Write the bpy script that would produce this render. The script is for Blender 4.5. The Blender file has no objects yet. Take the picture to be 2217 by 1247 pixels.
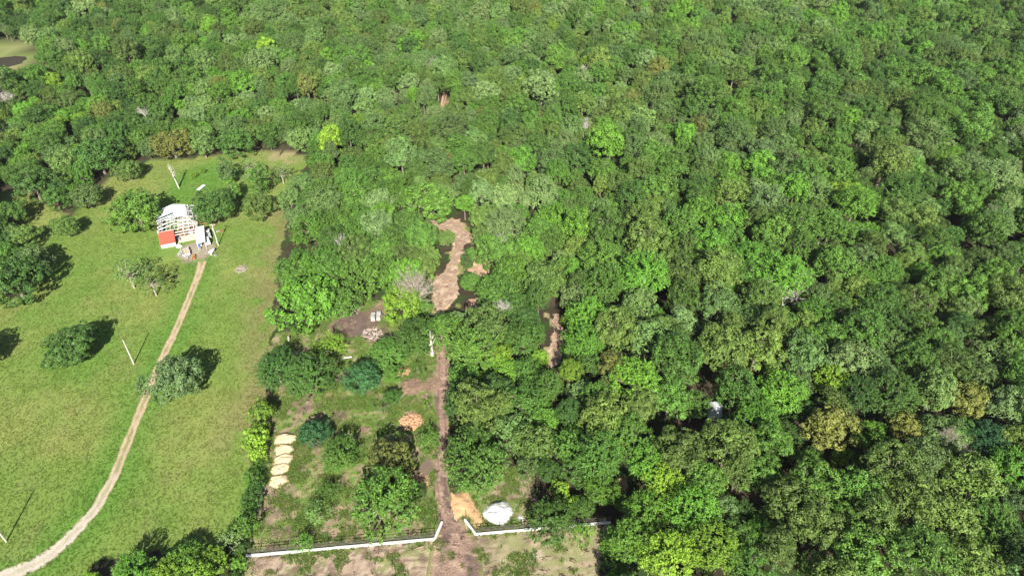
import bpy, math, random
import numpy as np
from mathutils import Vector
rnd = random.Random(7)
NR = np.random.RandomState
# ------------------------------------------------------------------ camera, sky, sun, exposure
SC = bpy.context.scene
W, H = 2217.0, 1247.0            # pixel grid of the photograph, used for surveying positions
F, PITCH, CH = 1478.0, math.radians(37.5), 120.0
cd = bpy.data.cameras.new('camera'); cam = bpy.data.objects.new('camera', cd)
SC.collection.objects.link(cam); SC.camera = cam
cd.sensor_width = 36.0; cd.lens = F / W * 36.0; cd.clip_start = 1.0; cd.clip_end = 9000.0
cam.location = (0, 0, CH); cam.rotation_euler = (math.pi / 2 - PITCH, 0, 0)
SUN_EL, SUN_AZ = math.radians(34.0), math.radians(-6.0)      # direction the light travels, from +Y
world = bpy.data.worlds.new('World'); SC.world = world; world.use_nodes = True
wn = world.node_tree; wn.nodes.clear()
sky = wn.nodes.new('ShaderNodeTexSky'); sky.sky_type = 'NISHITA'; sky.sun_disc = False
sky.sun_elevation = SUN_EL; sky.sun_rotation = math.pi + SUN_AZ
bg = wn.nodes.new('ShaderNodeBackground'); bg.inputs['Strength'].default_value = 0.05
wo = wn.nodes.new('ShaderNodeOutputWorld')
wn.links.new(sky.outputs[0], bg.inputs[0]); wn.links.new(bg.outputs[0], wo.inputs[0])
sl = bpy.data.lights.new('sun', 'SUN'); sl.energy = 5.0; sl.angle = math.radians(0.5); sl.color = (1.0, 0.95, 0.86)
sun = bpy.data.objects.new('sun', sl); SC.collection.objects.link(sun)
dv = Vector((math.sin(SUN_AZ) * math.cos(SUN_EL), math.cos(SUN_AZ) * math.cos(SUN_EL), -math.sin(SUN_EL)))
sun.rotation_euler = dv.to_track_quat('-Z', 'Y').to_euler(); sun.location = (0, -50, 200)
vs = SC.view_settings; vs.view_transform = 'Standard'; vs.look = 'None'; vs.exposure = 1.32; vs.gamma = 1.0
vs.use_curve_mapping = False
cy = SC.cycles; cy.max_bounces = 6; cy.diffuse_bounces = 2; cy.glossy_bounces = 2; cy.transmission_bounces = 2
cy.transparent_max_bounces = 4; cy.caustics_reflective = False; cy.caustics_refractive = False

# ------------------------------------------------------------------ surveying: photograph pixel -> place on the ground
CP, SP = math.cos(PITCH), math.sin(PITCH)
def G(px, py, z=0.0):
    x = (px - W / 2) / F; y = -(py - H / 2) / F
    dy = CP + y * SP; dz = -SP + y * CP
    t = (CH - z) / -dz
    return (x * t, dy * t)
def depth(x, y, z): return y * CP - (z - CH) * SP
def PX(x, y, z=0.0):
    zc = y * CP - (z - CH) * SP
    zc = np.maximum(zc, 1.0) if isinstance(zc, np.ndarray) else max(zc, 1.0)
    u = y * SP + (z - CH) * CP
    return W / 2 + F * x / zc, H / 2 - F * u / zc
def inpoly(px, py, poly):
    px = np.asarray(px, float); py = np.asarray(py, float)
    ins = np.zeros(px.shape, bool); n = len(poly)
    for i in range(n):
        x0, y0 = poly[i]; x1, y1 = poly[(i + 1) % n]
        if y0 == y1: continue
        c = ((y0 > py) != (y1 > py)) & (px < (x1 - x0) * (py - y0) / (y1 - y0) + x0)
        ins ^= c
    return ins
def wpoly(poly): return [G(*p) for p in poly]

# ------------------------------------------------------------------ numpy noise
def vnoise(x, y, seed=0):
    xi = np.floor(x).astype(np.int64); yi = np.floor(y).astype(np.int64)
    fx = x - xi; fy = y - yi; fx = fx * fx * (3 - 2 * fx); fy = fy * fy * (3 - 2 * fy)
    def h(a, b):
        n = (a * 374761393 + b * 668265263 + seed * 1442695041) & 0x7fffffff
        n = ((n ^ (n >> 13)) * 1274126177) & 0x7fffffff
        return ((n ^ (n >> 16)) & 0xffff) / 65535.0
    a = h(xi, yi); b = h(xi + 1, yi); c = h(xi, yi + 1); d = h(xi + 1, yi + 1)
    return (a * (1 - fx) + b * fx) * (1 - fy) + (c * (1 - fx) + d * fx) * fy
def fbm(x, y, scale, seed=0, o=4):
    s = 0; a = 1; t = 0
    for k in range(o):
        s = s + a * vnoise(x / scale * 2 ** k + 17.3 * k, y / scale * 2 ** k - 9.1 * k, seed + k); t += a; a *= 0.55
    return s / t
def ss(a, b, x):
    t = np.clip((x - a) / (b - a), 0, 1); return t * t * (3 - 2 * t)

# ------------------------------------------------------------------ mesh + object helpers
class MB:
    """collects vertices and faces of one mesh"""
    def __init__(s): s.v = []; s.f = []; s.m = []
    def add(s, vs_, fs, mi=0):
        o = len(s.v); s.v += [tuple(p) for p in vs_]; s.f += [tuple(i + o for i in f) for f in fs]; s.m += [mi] * len(fs)
    def box(s, a, b, mi=0, M=None):
        x0, y0, z0 = a; x1, y1, z1 = b
        p = [(x0,y0,z0),(x1,y0,z0),(x1,y1,z0),(x0,y1,z0),(x0,y0,z1),(x1,y0,z1),(x1,y1,z1),(x0,y1,z1)]
        if M: p = [M(*q) for q in p]
        s.add(p, [(3,2,1,0),(4,5,6,7),(0,1,5,4),(1,2,6,5),(2,3,7,6),(3,0,4,7)], mi)
    def tube(s, pts, rads, n=6, mi=0, cap=True):
        pts = [Vector(p) for p in pts]; rings = []
        for i, p in enumerate(pts):
            d = (pts[min(i + 1, len(pts) - 1)] - pts[max(i - 1, 0)])
            if d.length < 1e-6: d = Vector((0, 0, 1))
            d.normalize(); a = d.cross(Vector((0.3, 1, 0.1))).normalized() if abs(d.z) > .9 else d.cross(Vector((0, 0, 1))).normalized()
            b = d.cross(a); rings.append([p + (a * math.cos(2*math.pi*k/n) + b * math.sin(2*math.pi*k/n)) * rads[i] for k in range(n)])
        vs_ = [q for r in rings for q in r]; fs = []
        for i in range(len(pts) - 1):
            for k in range(n): fs.append((i*n+k, i*n+(k+1)%n, (i+1)*n+(k+1)%n, (i+1)*n+k))
        if cap: fs.append(tuple(range(n))); fs.append(tuple((len(pts)-1)*n+k for k in reversed(range(n))))
        s.add(vs_, fs, mi)
    def beam(s, a, b, w, h=None, mi=0):
        """square section bar from a to b"""
        a = Vector(a); b = Vector(b); h = h or w; d = (b - a).normalized()
        u = d.cross(Vector((0, 0, 1)))
        u = u.normalized() if u.length > 1e-3 else Vector((1, 0, 0)); v = u.cross(d)
        p = [q + u * (sx * w / 2) + v * (sy * h / 2) for q in (a, b) for sx, sy in ((-1,-1),(1,-1),(1,1),(-1,1))]
        s.add(p, [(0,1,2,3),(7,6,5,4),(0,4,5,1),(1,5,6,2),(2,6,7,3),(3,7,4,0)], mi)
    def mesh(s, name, mats, smooth=False):
        me = bpy.data.meshes.new(name); me.from_pydata(s.v, [], s.f); 
        for m in mats: me.materials.append(m)
        if any(s.m): me.polygons.foreach_set('material_index', s.m)
        if smooth: me.polygons.foreach_set('use_smooth', [True] * len(me.polygons))
        me.update(); return me
def quadmesh(name, V, nface, k, mats, mi=None, fattr=None, pre=None):
    """V (n,3) array; faces are k consecutive vertices each"""
    me = bpy.data.meshes.new(name); n = len(V)
    me.vertices.add(n); me.vertices.foreach_set('co', np.ascontiguousarray(V, np.float32).ravel())
    me.loops.add(n); me.loops.foreach_set('vertex_index', np.arange(n, dtype=np.int32))
    me.polygons.add(nface); me.polygons.foreach_set('loop_start', np.arange(0, n, k, dtype=np.int32))
    for m in mats: me.materials.append(m)
    if mi is not None: me.polygons.foreach_set('material_index', mi.astype(np.int32))
    if fattr is not None:
        a = me.attributes.new('v', 'FLOAT', 'FACE'); a.data.foreach_set('value', fattr.astype(np.float32))
    me.update(calc_edges=True); return me
COL = SC.collection
def tag(o, label=None, cat=None, group=None, kind=None):
    if label: o['label'] = label
    if cat: o['category'] = cat
    if group: o['group'] = group
    if kind: o['kind'] = kind
    return o
def link(name, me, parent=None, loc=(0, 0, 0), rz=0.0, sc=None):
    o = bpy.data.objects.new(name, me); COL.objects.link(o); o.location = loc; o.rotation_euler = (0, 0, rz)
    if sc is not None: o.scale = sc
    if parent is not None: o.parent = parent
    return o
def empty(name, loc, rz=0.0, sc=None):
    o = bpy.data.objects.new(name, None); COL.objects.link(o); o.location = loc; o.rotation_euler = (0, 0, rz)
    o.empty_display_size = .5
    if sc is not None: o.scale = sc
    return o

# ------------------------------------------------------------------ materials
def newmat(name):
    m = bpy.data.materials.new(name); m.use_nodes = True; nt = m.node_tree; nt.nodes.clear()
    out = nt.nodes.new('ShaderNodeOutputMaterial'); p = nt.nodes.new('ShaderNodeBsdfPrincipled')
    nt.links.new(p.outputs[0], out.inputs[0]); return m, nt, p, out
def mat(name, col, rough=.7, metal=0.0, var=.15, nscale=3.0, bump=0.0, coord='Object'):
    m, nt, p, out = newmat(name); p.inputs['Roughness'].default_value = rough; p.inputs['Metallic'].default_value = metal
    p.inputs['Specular IOR Level'].default_value = .3
    tc = nt.nodes.new('ShaderNodeTexCoord'); no = nt.nodes.new('ShaderNodeTexNoise')
    no.inputs['Scale'].default_value = nscale; no.inputs['Detail'].default_value = 5
    nt.links.new(tc.outputs[coord], no.inputs['Vector'])
    mx = nt.nodes.new('ShaderNodeMix'); mx.data_type = 'RGBA'
    mx.inputs['A'].default_value = tuple(c * (1 - var) for c in col) + (1,)
    mx.inputs['B'].default_value = tuple(min(1, c * (1 + var)) for c in col) + (1,)
    nt.links.new(no.outputs['Fac'], mx.inputs['Factor']); nt.links.new(mx.outputs['Result'], p.inputs['Base Color'])
    if bump:
        b = nt.nodes.new('ShaderNodeBump'); b.inputs['Distance'].default_value = bump; nt.links.new(no.outputs['Fac'], b.inputs['Height'])
        nt.links.new(b.outputs[0], p.inputs['Normal'])
    return m
def leafmat(name, col, warm=None, gloss=.62, spec=.35, trans=.09, sheen=.08):
    """leaves: colour differs leaf by leaf (attribute v), tree by tree (object random) and softly over the wood"""
    m, nt, p, out = newmat(name)
    L = nt.links
    at = nt.nodes.new('ShaderNodeAttribute'); at.attribute_name = 'v'
    oi = nt.nodes.new('ShaderNodeObjectInfo')
    warm = warm or (col[0] * 1.22, col[1] * 1.04, col[2] * .95)
    mx = nt.nodes.new('ShaderNodeMix'); mx.data_type = 'RGBA'
    mx.inputs['A'].default_value = tuple(col) + (1,); mx.inputs['B'].default_value = tuple(warm) + (1,)
    L.new(oi.outputs['Random'], mx.inputs['Factor'])
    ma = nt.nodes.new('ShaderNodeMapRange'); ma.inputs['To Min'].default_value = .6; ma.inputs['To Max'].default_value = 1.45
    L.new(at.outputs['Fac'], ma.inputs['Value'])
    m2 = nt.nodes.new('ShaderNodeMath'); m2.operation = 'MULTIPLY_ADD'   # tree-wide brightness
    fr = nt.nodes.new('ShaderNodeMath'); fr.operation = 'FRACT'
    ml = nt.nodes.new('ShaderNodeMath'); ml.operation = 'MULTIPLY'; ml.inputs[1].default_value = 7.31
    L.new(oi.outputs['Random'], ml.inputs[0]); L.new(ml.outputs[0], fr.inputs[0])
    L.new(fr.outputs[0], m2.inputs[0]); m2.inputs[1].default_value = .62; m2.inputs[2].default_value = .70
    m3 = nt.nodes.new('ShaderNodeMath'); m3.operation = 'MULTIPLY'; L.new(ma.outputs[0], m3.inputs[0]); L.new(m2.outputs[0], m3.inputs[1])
    vm = nt.nodes.new('ShaderNodeVectorMath'); vm.operation = 'SCALE'
    L.new(mx.outputs['Result'], vm.inputs[0]); L.new(m3.outputs[0], vm.inputs['Scale'])
    L.new(vm.outputs[0], p.inputs['Base Color'])
    p.inputs['Roughness'].default_value = gloss; p.inputs['Specular IOR Level'].default_value = spec
    p.inputs['Sheen Weight'].default_value = sheen; p.inputs['Sheen Roughness'].default_value = .5; p.inputs['Sheen Tint'].default_value = (.75, 1, .6, 1)
    tr = nt.nodes.new('ShaderNodeBsdfTranslucent')
    vb = nt.nodes.new('ShaderNodeVectorMath'); vb.operation = 'MULTIPLY'; vb.inputs[1].default_value = (1.5, 1.6, .6)
    L.new(vm.outputs[0], vb.inputs[0]); L.new(vb.outputs[0], tr.inputs['Color'])
    ms = nt.nodes.new('ShaderNodeMixShader'); ms.inputs[0].default_value = trans
    L.new(p.outputs[0], ms.inputs[1]); L.new(tr.outputs[0], ms.inputs[2]); L.new(ms.outputs[0], out.inputs[0])
    return m
LEAF = {
    'dark':   leafmat('leaf_dark_green',   (0.037, 0.097, 0.013)),
    'mid':    leafmat('leaf_mid_green',    (0.057, 0.138, 0.016)),
    'bright': leafmat('leaf_bright_green', (0.071, 0.183, 0.015)),
    'lime':   leafmat('leaf_lime_green',   (0.126, 0.245, 0.016)),
    'olive':  leafmat('leaf_olive_green',  (0.075, 0.138, 0.022)),
    'rust':   leafmat('leaf_brownish_olive', (0.101, 0.131, 0.025)),
    'sage':   leafmat('leaf_sage_green',   (0.075, 0.148, 0.034), sheen=.12),
    'pale':   leafmat('leaf_pale_grey_green', (0.101, 0.177, 0.052), sheen=.15),
    'teal':   leafmat('leaf_bluish_green', (0.024, 0.094, 0.026)),
    'brown':  leafmat('leaf_dead_brown',   (0.187, 0.089, 0.047), trans=.1, sheen=0),
}
BARK = mat('bark_grey_brown', (.17, .14, .11), .9, var=.35, nscale=4, bump=.05)
BARKW = mat('bark_bleached', (.42, .39, .35), .85, var=.2, nscale=5, bump=.03)
BARKG = mat('bark_dead_grey', (.30, .26, .21), .9, var=.25, nscale=5, bump=.03)

# ------------------------------------------------------------------ trees
def unit(a): return a / np.maximum(np.linalg.norm(a, axis=-1, keepdims=True), 1e-9)
def leaf_quads(C, N, T, a, b):
    """quads with centre C, normal N, long direction T, half sizes a (long) and b"""
    T = unit(T - N * np.sum(T * N, axis=1, keepdims=True)); B = np.cross(N, T)
    a = a[:, None]; b = b[:, None]
    return np.stack([C - T*a - B*b*.5, C - T*a*.1 + B*b, C + T*a, C - T*a*.1 - B*b], 1).reshape(-1, 3) * 1.0
def crown_arrays(seed, rad=(5, 5, 4.2), cz=8.0, nl=70, lobe=(.17, .28), dens=26.0, leaf=.19, spread=0.0, style='round', low=-.35, gaps=0.0, inner=500):
    r = NR(seed); R = rad[0]
    i = np.arange(nl) + .5
    z = 1 - (1 - low) * i / nl; ph = i * 2.39996 + r.rand() * 6.28
    d = np.stack([np.sqrt(1 - z**2) * np.cos(ph), np.sqrt(1 - z**2) * np.sin(ph), z], 1)
    d = unit(d + r.randn(nl, 3) * .13)
    # uneven outline: a few broad bulges and hollows
    bump = np.ones(nl)
    for _ in range(9):
        q = unit(r.randn(3)); bump += (r.rand() * .46 - .24) * np.clip((d @ q - .35) / .65, 0, 1)
    rr = bump * (r.rand(nl) * .36 + .70)
    if style == 'cone':
        rr = rr * np.where(d[:, 2] > 0, 1 - .35 * d[:, 2] * (1 - d[:, 2]) * 2, 1)
    c = d * np.array(rad) * rr[:, None]
    lr = (r.rand(nl) ** 1.3 * (lobe[1] - lobe[0]) + lobe[0]) * R
    if gaps: 
        keep = r.rand(nl) > gaps; c, d, lr = c[keep], d[keep], lr[keep]; nl = len(c)
    c = c - d * lr[:, None] * .55
    n = np.maximum((lr ** 2 * dens).astype(int), 14)
    k = np.repeat(np.arange(nl), n); m = len(k)
    dd = unit(r.randn(m, 3)); o = d[k]; dt = np.sum(dd * o, 1)
    dd = np.where((dt < -.25)[:, None], -dd, dd); dd = unit(dd + o * .35)
    if style in ('feather',):
        # sprays: leaves strung out along shoots leaving the lobe outwards and upwards
        ns = 9; sh = unit(o * .9 + unit(r.randn(nl * ns, 3))[k * ns + r.randint(0, ns, m)] * .85 + np.array([0, 0, .3]))
        t = r.rand(m) ** .8
        C = c[k] + sh * (t * lr[k] * 1.75)[:, None] + r.randn(m, 3) * .07 * R / 5 * 1.6
        N = unit(np.array([0, 0, .8]) + o * .35 + r.randn(m, 3) * .45); T = sh + r.randn(m, 3) * .5
        a = leaf * (r.rand(m) * .6 + .9); b = a * .42
    else:
        sub = unit(r.randn(nl * 12, 3))[k * 12 + r.randint(0, 12, m)]   # smaller sprigs inside each lobe
        dd = unit(dd * .75 + sub)
        shell = 1 - .30 * r.rand(m) ** 1.6
        C = c[k] + dd * (lr[k] * shell)[:, None] * np.array([1, 1, .82])
        N = unit(dd * .9 + np.array([0, 0, .25]) + r.randn(m, 3) * .36); T = r.randn(m, 3)
        a = leaf * (r.rand(m) * .7 + .75); b = a * .68
    V = leaf_quads(C, N, T, a, b)
    lt = r.rand(nl)
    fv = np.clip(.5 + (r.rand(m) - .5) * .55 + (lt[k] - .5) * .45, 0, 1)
    # leaves further inside, so that the crown is not hollow; coloured darker to stand in for self-shade
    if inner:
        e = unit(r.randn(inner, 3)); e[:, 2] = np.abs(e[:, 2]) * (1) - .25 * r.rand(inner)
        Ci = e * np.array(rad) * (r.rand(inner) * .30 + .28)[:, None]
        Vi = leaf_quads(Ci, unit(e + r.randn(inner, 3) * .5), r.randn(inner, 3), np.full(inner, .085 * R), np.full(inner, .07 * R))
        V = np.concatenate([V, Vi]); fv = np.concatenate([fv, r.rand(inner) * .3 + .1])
    V = V + np.array([0, 0, cz])
    return V, fv, c + np.array([0, 0, cz])
def trunk_mb(seed, tips, cz, rad, r0=.28, nlimb=7, zbase=None):
    r = random.Random(seed); mb = MB(); zt = cz - rad[2] * .35 if zbase is None else zbase
    zt = max(zt, .6)
    lean = (r.uniform(-.3, .3), r.uniform(-.3, .3))
    mb.tube([(0, 0, -.15), (lean[0]*.4, lean[1]*.4, zt*.5), (lean[0], lean[1], zt)], [r0*1.25, r0, r0*.85], 7)
    L = list(range(len(tips))); r.shuffle(L)
    for j in L[:nlimb]:
        t = tips[j]; m = ((lean[0] + t[0]*.5), (lean[1] + t[1]*.5), zt + (t[2]-zt)*.6)
        mb.tube([(lean[0], lean[1], zt - .1), m, tuple(t)], [r0*.6, r0*.38, r0*.12], 5)
    return mb
class Tree:
    def __init__(s, name, seed, trunk=True, bark=None, r0=.28, nlimb=7, **k):
        s.rad = k.get('rad', (5, 5, 4.2)); s.cz = k.get('cz', 8.0)
        V, fv, tips = crown_arrays(seed, **k)
        s.V, s.fv = V, fv
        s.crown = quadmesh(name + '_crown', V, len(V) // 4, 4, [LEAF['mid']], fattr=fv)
        s.tm = trunk_mb(seed, tips, s.cz, s.rad, r0, nlimb)
        s.trunk = s.tm.mesh(name + '_trunk', [bark or BARK])
        s.joined = {}
    def both(s, col):
        """crown and trunk as one mesh, for the far wood"""
        if col in s.joined: return s.joined[col]
        nq = len(s.V) // 4
        tv = []; 
        for f in s.tm.f:
            if len(f) == 4: tv += [s.tm.v[i] for i in f]
        tv = np.array(tv); V = np.concatenate([s.V, tv]); n = len(V) // 4
        mi = np.zeros(n); mi[nq:] = 1
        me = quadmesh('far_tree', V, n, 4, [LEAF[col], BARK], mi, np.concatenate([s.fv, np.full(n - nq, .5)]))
        s.joined[col] = me; return me
FOREST = [Tree('forest%d' % i, 100 + i, rad=rd, cz=cz_, nl=nl, lobe=lb, dens=dn, leaf=lf, style=st, inner=420, low=-.5) for i, (rd, cz_, nl, lb, dn, lf, st) in enumerate([
    ((5, 5, 4.6), 7.6, 74, (.15, .29), 80, .165, 'round'),
    ((5, 4.6, 5.0), 7.8, 56, (.18, .34), 70, .17, 'round'),
    ((5, 5.2, 4.2), 8.0, 84, (.13, .27), 84, .155, 'round'),
    ((5, 4.7, 4.6), 7.8, 66, (.17, .27), 74, .20, 'feather'),
    ((5, 5, 5.0), 8.0, 50, (.18, .36), 68, .175, 'round'),
    ((5, 5.1, 4.0), 7.8, 80, (.15, .24), 78, .185, 'feather'),
    ((5, 4.8, 5.2), 8.0, 84, (.14, .25), 76, .165, 'round'),
])]
DOME = [Tree('dome%d' % i, 300 + i, rad=(5, 5, 3.5), cz=3.3, nl=110, lobe=(.12, .2), dens=120, leaf=.14, low=-.6, inner=500, nlimb=5) for i in range(2)]
BIG = [Tree('big%d' % i, 320 + i, rad=(5, 5, 4.0), cz=4.4, nl=85, lobe=(.14, .25), dens=90, leaf=.155, low=-.65, inner=450) for i in range(3)]
FEATH = [Tree('feather%d' % i, 340 + i, rad=(5, 5, 3.7), cz=4.4, nl=70, lobe=(.15, .25), dens=90, leaf=.20, low=-.55, style='feather', inner=350) for i in range(3)]
AIRY = [Tree('airy%d' % i, 360 + i, rad=(4.6, 4.6, 4.2), cz=5.4, nl=44, lobe=(.14, .24), dens=44, leaf=.17, low=-.75, gaps=.15, inner=40, bark=BARKG, r0=.22, nlimb=14) for i in range(3)]
SLIM = [Tree('slim%d' % i, 380 + i, rad=(3.4, 3.4, 5.2), cz=6.0, nl=60, lobe=(.22, .36), dens=60, leaf=.17, low=-.85, inner=160, nlimb=9) for i in range(2)]
SHRUB = [Tree('shrub%d' % i, 400 + i, rad=(2.5, 2.4, 2.0), cz=1.9, nl=34, lobe=(.18, .32), dens=110, leaf=.125, low=-.6, inner=120, r0=.09, nlimb=6, gaps=.05, style=('round', 'feather')[i % 2]) for i in range(4)]
SAPL = [Tree('sapling%d' % i, 420 + i, rad=(2.2, 2.2, 2.2), cz=2.8, nl=24, lobe=(.16, .3), dens=75, leaf=.13, low=-.7, inner=0, r0=.07, nlimb=10, gaps=.2, style='feather') for i in range(3)]
CEDAR = [Tree('cedar%d' % i, 440 + i, rad=(2.6, 2.6, 3.4), cz=3.3, nl=70, lobe=(.14, .24), dens=150, leaf=.11, low=-.85, style='cone', inner=150, r0=.14) for i in range(2)]

def grow(r, p, d, L, rad, lvl, mb, fan, up=.25):
    n = 3; pts = [p]; rs = [rad]
    q = Vector(p); dd = Vector(d)
    for i in range(n):
        dd = (dd + Vector((r.gauss(0, .16), r.gauss(0, .16), r.gauss(0, .1)))).normalized()
        q = q + dd * (L / n); pts.append(tuple(q)); rs.append(rad * (1 - .62 * (i + 1) / n))
    mb.tube(pts, rs, 5 if lvl < 2 else 4, cap=lvl > 1)
    if lvl >= 3: return
    k = fan[lvl]
    for j in range(k):
        t = r.uniform(.35, 1.0); i = min(int(t * n), n - 1); f = t * n - i
        b = Vector(pts[i]).lerp(Vector(pts[i + 1]), f)
        side = Vector((r.gauss(0, 1), r.gauss(0, 1), r.gauss(0, .5))); side = (side - dd * side.dot(dd)).normalized()
        nd = (dd * .6 + side * .85 + Vector((0, 0, up))).normalized()
        grow(r, tuple(b), nd, L * r.uniform(.5, .75), max(rs[i] * .55, .02), lvl + 1, mb, fan, up)
def bare(seed, h=4, fan=(6, 4, 3), trunks=1, r0=.22, up=.25):
    r = random.Random(seed); mb = MB()
    for t in range(trunks):
        a = r.uniform(0, 6.28); d = Vector((.25 * math.cos(a) * (trunks > 1), .25 * math.sin(a) * (trunks > 1), 1)).normalized()
        grow(r, (0.15*t, 0, -.1), d, h, r0, 0, mb, fan, up)
    return mb

# ------------------------------------------------------------------ what ground the photograph shows, surveyed in its pixels
MEADOW = [(-900,1600),(-900,640),(-200,560),(0,640),(60,650),(95,600),(110,540),(60,500),(0,440),(0,410),(60,420),(150,470),(200,420),(250,380),(320,350),(395,345),(470,335),(560,325),(655,335),(668,352),(640,400),(625,440),(622,480),(605,560),(598,640),(592,720),(588,800),(570,860),(560,940),(545,1050),(530,1110),(500,1160),(420,1190),(230,1210),(150,1260),(100,1600)]
LOT = [(522,1205),(535,1130),(550,1050),(575,960),(588,880),(590,760),(600,722),(640,715),(700,700),(770,640),(835,655),(880,690),(905,740),(945,760),(945,860),(948,950),(945,1060),(950,1130),(942,1168)]
STRIP = [(500,1400),(528,1207),(942,1170),(960,1140),(1005,1130),(1030,1160),(1150,1148),(1320,1134),(1310,1180),(1300,1250),(1290,1400)]
TRACK = [(945,748),(975,748),(971,800),(969,900),(966,1000),(964,1058),(985,1110),(1004,1160),(1000,1170),(960,1168),(948,1120),(944,1060),(947,1000),(946,900),(928,850),(941,800)]
CLEAR = [(932,473),(955,485),(974,474),(996,474),(1006,496),(1028,513),(1004,533),(996,560),(991,600),(993,638),(970,664),(950,684),(944,668),(936,650),(938,604),(964,588),(976,560),(986,530),(964,500),(938,494)]
PATHR = [(1195,678),(1213,680),(1216,735),(1212,790),(1188,797),(1186,760),(1196,735)]
EAST = [(968,1060),(1035,1050),(1090,1010),(1150,1010),(1165,1080),(1165,1146),(1030,1160),(1004,1124),(985,1100)]
SPOTS = [[(1534,866),(1562,866),(1564,906),(1540,906)], [(978,395),(992,398),(992,425),(980,420)], [(954,208),(967,210),(968,232),(954,234)], [(1005,560),(1035,555),(1055,575),(1055,590),(1030,600)], [(1020,645),(1060,640),(1050,665),(1015,668)], [(1325,1035),(1350,1035),(1350,1060),(1325,1060)]]
PONDV = [(-60,96),(20,93),(55,100),(82,114),(74,136),(50,144),(20,152),(-60,156)]
OPEN = [MEADOW, LOT, STRIP, TRACK, CLEAR, PATHR, EAST, PONDV] + SPOTS
GAPS = [[(1458,672),(1500,672),(1498,702),(1466,705)],[(1540,672),(1590,662),(1570,690),(1535,700)],[(1400,955),(1470,930),(1520,905),(1500,945),(1430,985)],
        [(1700,960),(1790,955),(1830,975),(1760,1010),(1700,1030)],[(1570,1075),(1640,1050),(1640,1110),(1580,1130)],[(1780,905),(1840,885),(1880,920),(1790,950)],
        [(1330,1075),(1390,1050),(1410,1075),(1350,1120),(1320,1130)],[(1440,1130),(1480,1110),(1470,1150),(1430,1165)],[(1650,640),(1700,630),(1680,650)],[(1530,770),(1580,765),(1590,785),(1540,790)],[(2140,1090),(2217,1060),(2217,1100),(2160,1120)],[(1940,530),(1985,505),(1980,530),(1950,550)]]

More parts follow.
